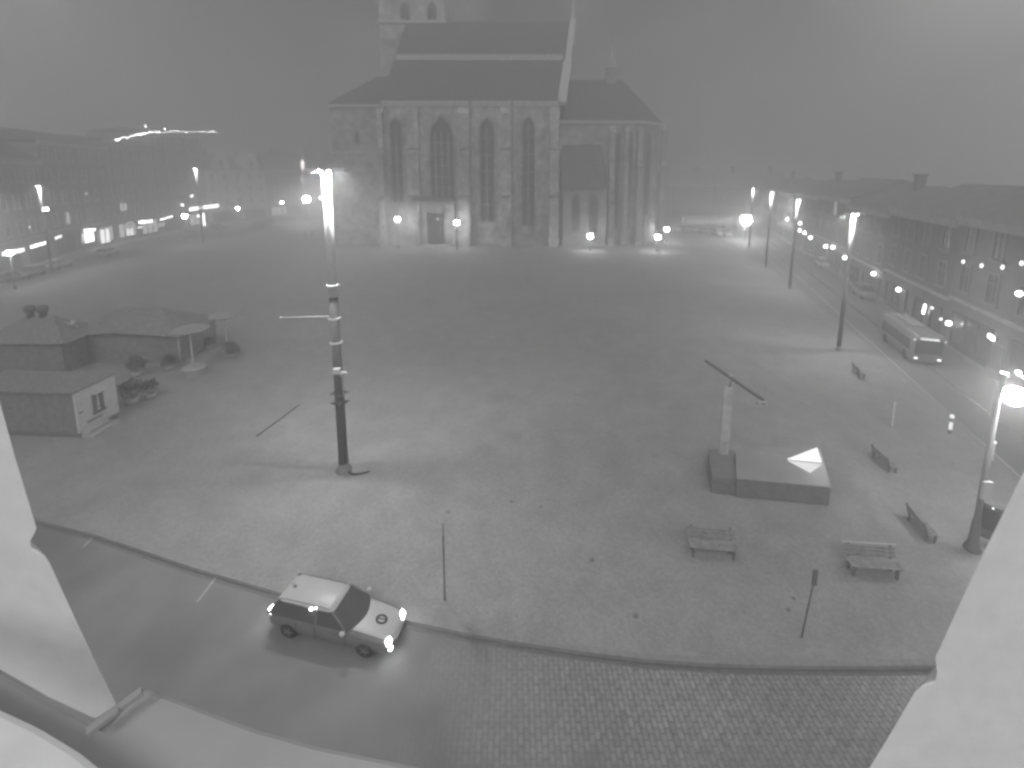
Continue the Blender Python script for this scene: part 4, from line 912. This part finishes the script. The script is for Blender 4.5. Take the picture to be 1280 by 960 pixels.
# the other cars
proto_d = make_car('x', M_carg, M_carg, detail=False); proto_h = make_car('x', M_carp, M_carp, (E_farhead, None), detail=False); proto_w = make_car('x', M_carp, M_carp, detail=False)
used = set()
def put(proto, loc, rz, label, group):
    o = proto if proto.name not in used else copy_tree(proto)
    used.add(proto.name); o.location = loc; o.rotation_euler = (0, 0, rz); o['label'] = label; o['group'] = group; return o
GL = 'cars parked along the left-hand street'; GR = 'vehicles in the right-hand street'; GF = 'cars parked beyond the cathedral'
def pc(proto, u, v_, rz, label, group):
    g_ = G(u, v_, 0); return put(proto, (g_.x, g_.y, .12 if False else 0), rz, label, group)
aL = atan2(1, -.28)
for pr, u, v_, rz, l in ((proto_d, 12, 352, aL, 'dark parked car at the left edge of the picture'), (proto_d, 38, 346, aL + pi, 'dark parked car left of the far left light pole'), (proto_w, 74, 335, aL, 'pale parked car beside the far left light pole'),
                    (proto_w, 136, 319, aL, 'pale parked car under the two glaring shop windows'), (proto_d, 237, 296, aL + pi, 'parked car with glinting lamps left of the light pole before the long signs'),
                    (proto_d, 272, 286, pi * .5, 'dark parked car right of the light pole before the long signs'), (proto_w, 303, 279.5, 2.9, 'pale car parked across in front of the gabled house'), (proto_d, 333, 280, 3.0, 'dark car parked at the right of the gabled house'),
                    (proto_d, 322, 285, 3.0, 'dark car standing in front of the pale one by the gabled house')):
    o = pc(pr, u, v_, rz, l, GL)
    for q_ in (-.55, .55): b = MB(); b.ball((1.9 if (rz in (aL + pi,)) else -2.0, q_, .75), .1 if 'glinting' in l else .05, n=6); b.build('lamp', E_dim, o)  # glowing balls added for the glints on these parked cars
aR = atan2(-rd.y, -rd.x)
pc(proto_h, 997, 309, aR, 'oncoming car with blazing headlights on the right-hand street', GR)
pc(proto_w, 1064, 350, aR, 'pale car parked below the nearest tall pole top on the right street', GR)
for pr, u, v_, l in ((proto_d, 1018, 324, 'dark car behind the blazing one, nearer the facades'), (proto_w, 1030, 335, 'pale car between the blazing car and the small bus, farther off'), (proto_d, 1052, 332, 'dark car parked close to the facade lamp pair'),
                    (proto_d, 1082, 372, 'dark car just beyond the small bus'), (proto_d, 1094, 360, 'dark car parked before the pale shop glow'), (proto_d, 1136, 388, 'dark car parked by the tall upright sign')):
    pc(pr, u, v_, aR, l, GR)
for i, (u, v_, l) in enumerate(((845, 288.5, 'leftmost of the cars parked before the tram'), (856, 289, 'second car from the left before the tram'), (867, 290, 'third car from the left before the tram'), (878, 291.5, 'fourth car from the left before the tram'), (897, 294, 'fifth car before the tram, near the big street light'), (907, 295, 'rightmost parked car before the big street light'))):
    o = pc(proto_d if i % 2 else proto_w, u, v_, -pi / 2 - .1, l, GF)
    b = MB(); b.ball((1.9, 0, .8), .16, n=6); b.build('bonnet_glint' if False else 'lamp', E_dim, o)  # glowing ball added on the bonnet for a bright glint

# small bus
def bus(loc, rz, L_, label, name, cat, glow=None, rail=False):
    t = thing(name, loc, label, cat, rz)
    W_ = 1.15 if not rail else 1.22; b = MB(); pts = [(-W_, .35), (W_, .35), (W_, 2.2), (W_ * .93, 2.85), (W_ * .75, 3.0), (-W_ * .75, 3.0), (-W_ * .93, 2.85), (-W_, 2.2)]
    vs = []; sts = [(-L_ / 2, .96), (-L_ / 2 + .25, 1.0), (L_ / 2 - .3, 1.0), (L_ / 2, .92)]
    for x, k in sts: vs += [(x, p[0] * k, .35 + (p[1] - .35) * k) for p in pts]
    fs = [(i * 8 + j, i * 8 + (j + 1) % 8, i * 8 + 8 + (j + 1) % 8, i * 8 + 8 + j) for i in range(3) for j in range(8)] + [tuple(range(8)), tuple(range(24, 32))]
    b.add(vs, fs); b.build('body', M_carg if not rail else M_white, t, bevel=.05)
    nwin = int(L_ / 1.5)
    for s in (-1, 1):
        for i in range(nwin):
            x0 = -L_ / 2 + .5 + i * (L_ - 1) / nwin; b = MB(); b.box(x0, x0 + (L_ - 1) / nwin - .12, s * W_ - .02, s * W_ + .02, 1.25, 2.25); b.build('side_window', glow or M_carglass, t)
    b = MB(); b.box(L_ / 2 - .02, L_ / 2 + .03, -1.0, 1.0, 1.15, 2.4); b.build('windscreen', glow or M_carglass, t)
    b = MB(); b.box(-L_ / 2 - .02, -L_ / 2 + .03, -.9, .9, 1.4, 2.3); b.build('rear_window', M_carglass, t)
    b = MB(); b.box(L_ / 2 - .05, L_ / 2 + .02, -.7, .7, 2.5, 2.72); b.build('destination_panel', E_win if not rail else E_win, t)
    for s in (-1, 1): b = MB(); b.box(L_ / 2 - .0, L_ / 2 + .03, s * .85 - .14, s * .85 + .14, .6, .78); b.build('headlight', E_dim, t)
    for s in (-1, 1): b = MB(); b.ball((L_ / 2 + .05, s * 1.12, 2.5), .07); b.build('marker_lamp', E_dim, t)
    b = MB(); b.box(-L_ * .3, L_ * .2, -.55, .55, 3.003, 3.25); b.build('roof_unit', M_conc, t, bevel=.04)
    for fx in (-.3, .3):
        for s in (-1, 1): b = MB(); b.tube([(fx * L_, s * (W_ - .25), .48), (fx * L_, s * (W_ + .02), .48)], .46, 18); b.build('wheel', M_rub, t)
    b = MB()
    if rail: b.obox((-.6, 0, 3.2), (.1, 0, 4.0), .8, .05); b.obox((.1, 0, 4.0), (-.4, 0, 4.7), .8, .05)
    else:
        for s in (-.25, .25): b.tube([(-L_ * .1, s, 3.2), (-L_ / 2 - 1.5, s, 5.3)], .03, 5)
    b.build('current_collector', M_metd, t)
    return t
fb = G(1160, 462, 0); rbk = G(1117, 424, 0); d = (fb - rbk).normalized(); L_ = 7.6
ctr = fb - rd * (-1) * (L_ / 2) + Vector((-.1, 0, 0)); tb = bus((ctr.x + .3, ctr.y, 0), aR, L_, 'pale small bus coming down the right-hand street, little lamps on its front', 'city_bus', 'bus'); tb.scale = (.82, .82, .78)
a_ = at(889, 292, 121); bus((a_.x, 124, 0), pi - .05, 12.5, 'pale tram with dim lit windows standing beyond the row of parked cars', 'tram', 'tram', E_tram, True)

# ------------------------------------------------------------------ people
def person(loc, rz, label, ph=0.0, hgt=1.75):
    t = thing('person', loc, label, 'person', rz, 'people walking on the square')
    k = hgt / 1.75
    J = []; R_ = []; Ed = []
    def j(p, r, par=None):
        J.append(Vector(p) * k); R_.append(r * k)
        if par is not None: Ed.append((par, len(J) - 1))
        return len(J) - 1
    pel = j((0, 0, .95), .14); sp = j((0, 0, 1.15), .13, pel); ch = j((.01, 0, 1.35), .155, sp); nk = j((.02, 0, 1.49), .06, ch); hb = j((.03, 0, 1.58), .085, nk); hd_ = j((.045, 0, 1.66), .10, hb); ht = j((.04, 0, 1.72), .07, hd_)
    j((.125, 0, 1.645), .016, hd_)
    for s in (-1, 1):
        st_ = s * ph
        hp = j((0, s * .1, .9), .1, pel); kn = j((.08 + st_ * .28, s * .1, .5), .065, hp); an = j((-.02 + st_ * .42, s * .1, .09), .045, kn); j((.15 + st_ * .42, s * .1, .045), .04, an)
        sh = j((0, s * .19, 1.4), .06, ch); el = j((-.03 - st_ * .15, s * .25, 1.13), .048, sh); wr = j((.06 - st_ * .28, s * .26, .9), .03, el); pm = j((.08 - st_ * .3, s * .26, .83), .032, wr)
        for q_ in range(4): a = j((.055 + q_ * .02 - st_ * .3, s * .265, .78), .009, pm); j((.05 + q_ * .02 - st_ * .3, s * .25, .745 - .005 * (q_ in (1, 2))), .008, a)
        a = j((.12 - st_ * .3, s * .25, .82), .009, pm); j((.13 - st_ * .3, s * .25, .79), .008, a)
    me = bpy.data.meshes.new('body'); me.from_pydata([tuple(p) for p in J], Ed, []); me.materials.append(M_skin); o = bpy.data.objects.new('body', me); C.objects.link(o); o.parent = t
    m = o.modifiers.new('skin', 'SKIN')
    for i, sv in enumerate(me.skin_vertices[0].data): sv.radius = (R_[i], R_[i]); sv.use_root = (i == 0)
    m2 = o.modifiers.new('sub', 'SUBSURF'); m2.levels = 1; m2.render_levels = 1
    # coat, trousers, hair as clothing
    b = MB(); b.lathe([(.2 * k, .72 * k), (.19 * k, .95 * k), (.175 * k, 1.15 * k), (.2 * k, 1.38 * k), (.1 * k, 1.49 * k), (.075 * k, 1.52 * k)], n=12)
    for s in (-1, 1): st_ = s * ph; b.tube([Vector((0, s * .19, 1.42)) * k, Vector((-.03 - st_ * .15, s * .25, 1.13)) * k, Vector((.055 - st_ * .27, s * .26, .91)) * k], [.075 * k, .065 * k, .048 * k], 8)
    b.build('coat', M_coat, t)
    b = MB()
    for s in (-1, 1): st_ = s * ph; b.tube([Vector((0, s * .09, .92)) * k, Vector((.08 + st_ * .28, s * .1, .5)) * k, Vector((-.02 + st_ * .42, s * .1, .09)) * k], [.12 * k, .085 * k, .065 * k], 8)
    b.build('trousers', M_trou, t)
    b = MB(); b.ball((.02 * k, 0, 1.70 * k), .115 * k, n=10, sz=.95); b.build('hair', M_hair, t)
    return t
for (u, v_, rz, l, ph, h_) in ((381.5, 298, -1.2, 'person in dark clothes walking left of the light-coated pole foot, leftmost of the pair', .6, 1.7), (391, 298.5, -1.5, 'person in a dark coat striding, right one of the pair left of the tallest pole', -.9, 1.82)):
    g_ = G(u, v_); person((g_.x, g_.y, PZ), rz, l, ph, h_)
for o in C.objects:
    if o.get('category') == 'person' and 'leftmost' in o['label']: o['label'] = 'person in dark clothes walking, left one of the distant pair'
g_ = G(571, 307); t = thing('litter_bin', tuple(g_), 'small dark bin at the foot of the lantern right of the portal', 'bin')
b = MB(); b.lathe([(.28, 0), (.33, .1), (.35, .85), (.3, .9)], n=12); b.build('body', M_metd, t); b = MB(); b.lathe([(.37, .9), (.37, .97), (.1, 1.05)], n=12); b.build('lid', M_metd, t)

# ------------------------------------------------------------------ window opening around the viewpoint
def jamb(px_, Y0, Y1, push, label):
    c = at(640, 500, Y0); pts = [at(u, v_, Y0) for u, v_ in px_]; k = len(pts)
    back = [p + Vector((push, Y1 - Y0, 0)) for p in pts]
    o0 = pts[0].copy()
    b = MB(); b.add([p - o0 for p in pts] + [p - o0 for p in back], [tuple(range(k)), tuple(range(k, 2 * k))[::-1]] + [(i, (i + 1) % k, (i + 1) % k + k, i + k) for i in range(k)])
    o = b.build('window_jamb', M_jamb, loc=tuple(o0), bevel=.006)
    return tag(o, label, 'window jamb', 'stone jambs of the window')
jamb([(-160, 100), (-60, 300), (-12, 455), (0, 500), (20, 572), (47, 661), (44, 668), (39, 677), (40, 686), (50, 690), (58, 696), (64, 706), (95, 774), (125, 838), (147, 882), (120, 900), (60, 872), (0, 838), (-160, 760)], 1.05, 1.25, -.35, 'pale stone jamb at the left edge with a small moulded notch')
jamb([(1440, 150), (1340, 420), (1280, 588), (1240, 668), (1204, 744), (1168, 823), (1170, 840), (1168, 852), (1152, 857), (1142, 866), (1118, 908), (1085, 962), (1060, 1010), (1440, 1010)], 1.05, 1.25, .35, 'pale stone jamb at the right edge with a moulded notch')
# ledge below the window
lp = [(172, 861), (185, 858), (250, 882), (320, 908), (400, 930), (500, 950), (600, 972), (760, 1010), (0, 1120), (-120, 1000), (-60, 880), (0, 838), (60, 872), (120, 902)]
pp = [G(u, v_, 13.0) for u, v_ in lp]; o0 = pp[0].copy(); b = MB(); b.prism([(p.x - o0.x, p.y - o0.y) for p in pp], -.05, 0)
tag(b.build('window_ledge', M_ledge, loc=tuple(o0), bevel=.01), 'grey curved ledge below the window at bottom left', 'ledge')
lp = [(-200, 760), (0, 882), (50, 905), (100, 935), (150, 975), (200, 1060), (-200, 1100)]
pp = [G(u, v_, 13.07) for u, v_ in lp]; o0 = pp[0].copy(); b = MB(); b.prism([(p.x - o0.x, p.y - o0.y) for p in pp], -.069, 0)
tag(b.build('window_sill', M_jamb, loc=tuple(o0), bevel=.012), 'pale raised sill in the bottom left corner', 'sill')
a_ = G(110, 915, 13.04); c_ = G(178, 864, 13.06); b = MB(); dd = c_ - a_
b.obox((0, 0, 0), dd, .013, .01); b.obox(dd * .12 + Vector((.0, -.015, .006)), dd * .45 + Vector((.01, .0, .006)), .009, .008, 0); e2 = G(128, 910, 13.03) - a_; e3 = G(146, 888, 13.05) - a_; b.obox(e2, e3, .014, .012)
tag(b.build('metal_strip', M_conc, loc=tuple(a_)), 'short bright metal strip crossing at the foot of the left jamb', 'metal strip')

# ------------------------------------------------------------------ camera and render settings
cd = bpy.data.cameras.new('camera'); co = bpy.data.objects.new('camera', cd); C.objects.link(co); S.camera = co
co.location = (0, 0, H); co.rotation_euler = (pi / 2 - PIT, 0, 0)
cd.sensor_width = 36; cd.lens = F / 1280 * 36; cd.shift_y = -(480 - PY) / 1280; cd.clip_start = .05; cd.clip_end = 2000
S.view_settings.view_transform = 'Standard'; S.view_settings.look = 'None'; S.view_settings.exposure = .4; S.view_settings.gamma = 1; S.view_settings.use_curve_mapping = False
cy = S.cycles; cy.use_denoising = True; cy.volume_bounces = 2; cy.max_bounces = 5; cy.diffuse_bounces = 2; cy.glossy_bounces = 2; cy.transmission_bounces = 1; cy.sample_clamp_indirect = 2.0; cy.use_light_tree = True
cy.caustics_reflective = False; cy.caustics_refractive = False
cy.pixel_filter_type = 'BLACKMAN_HARRIS'; cy.filter_width = 2.7; cy.use_adaptive_sampling = True; cy.adaptive_threshold = .02
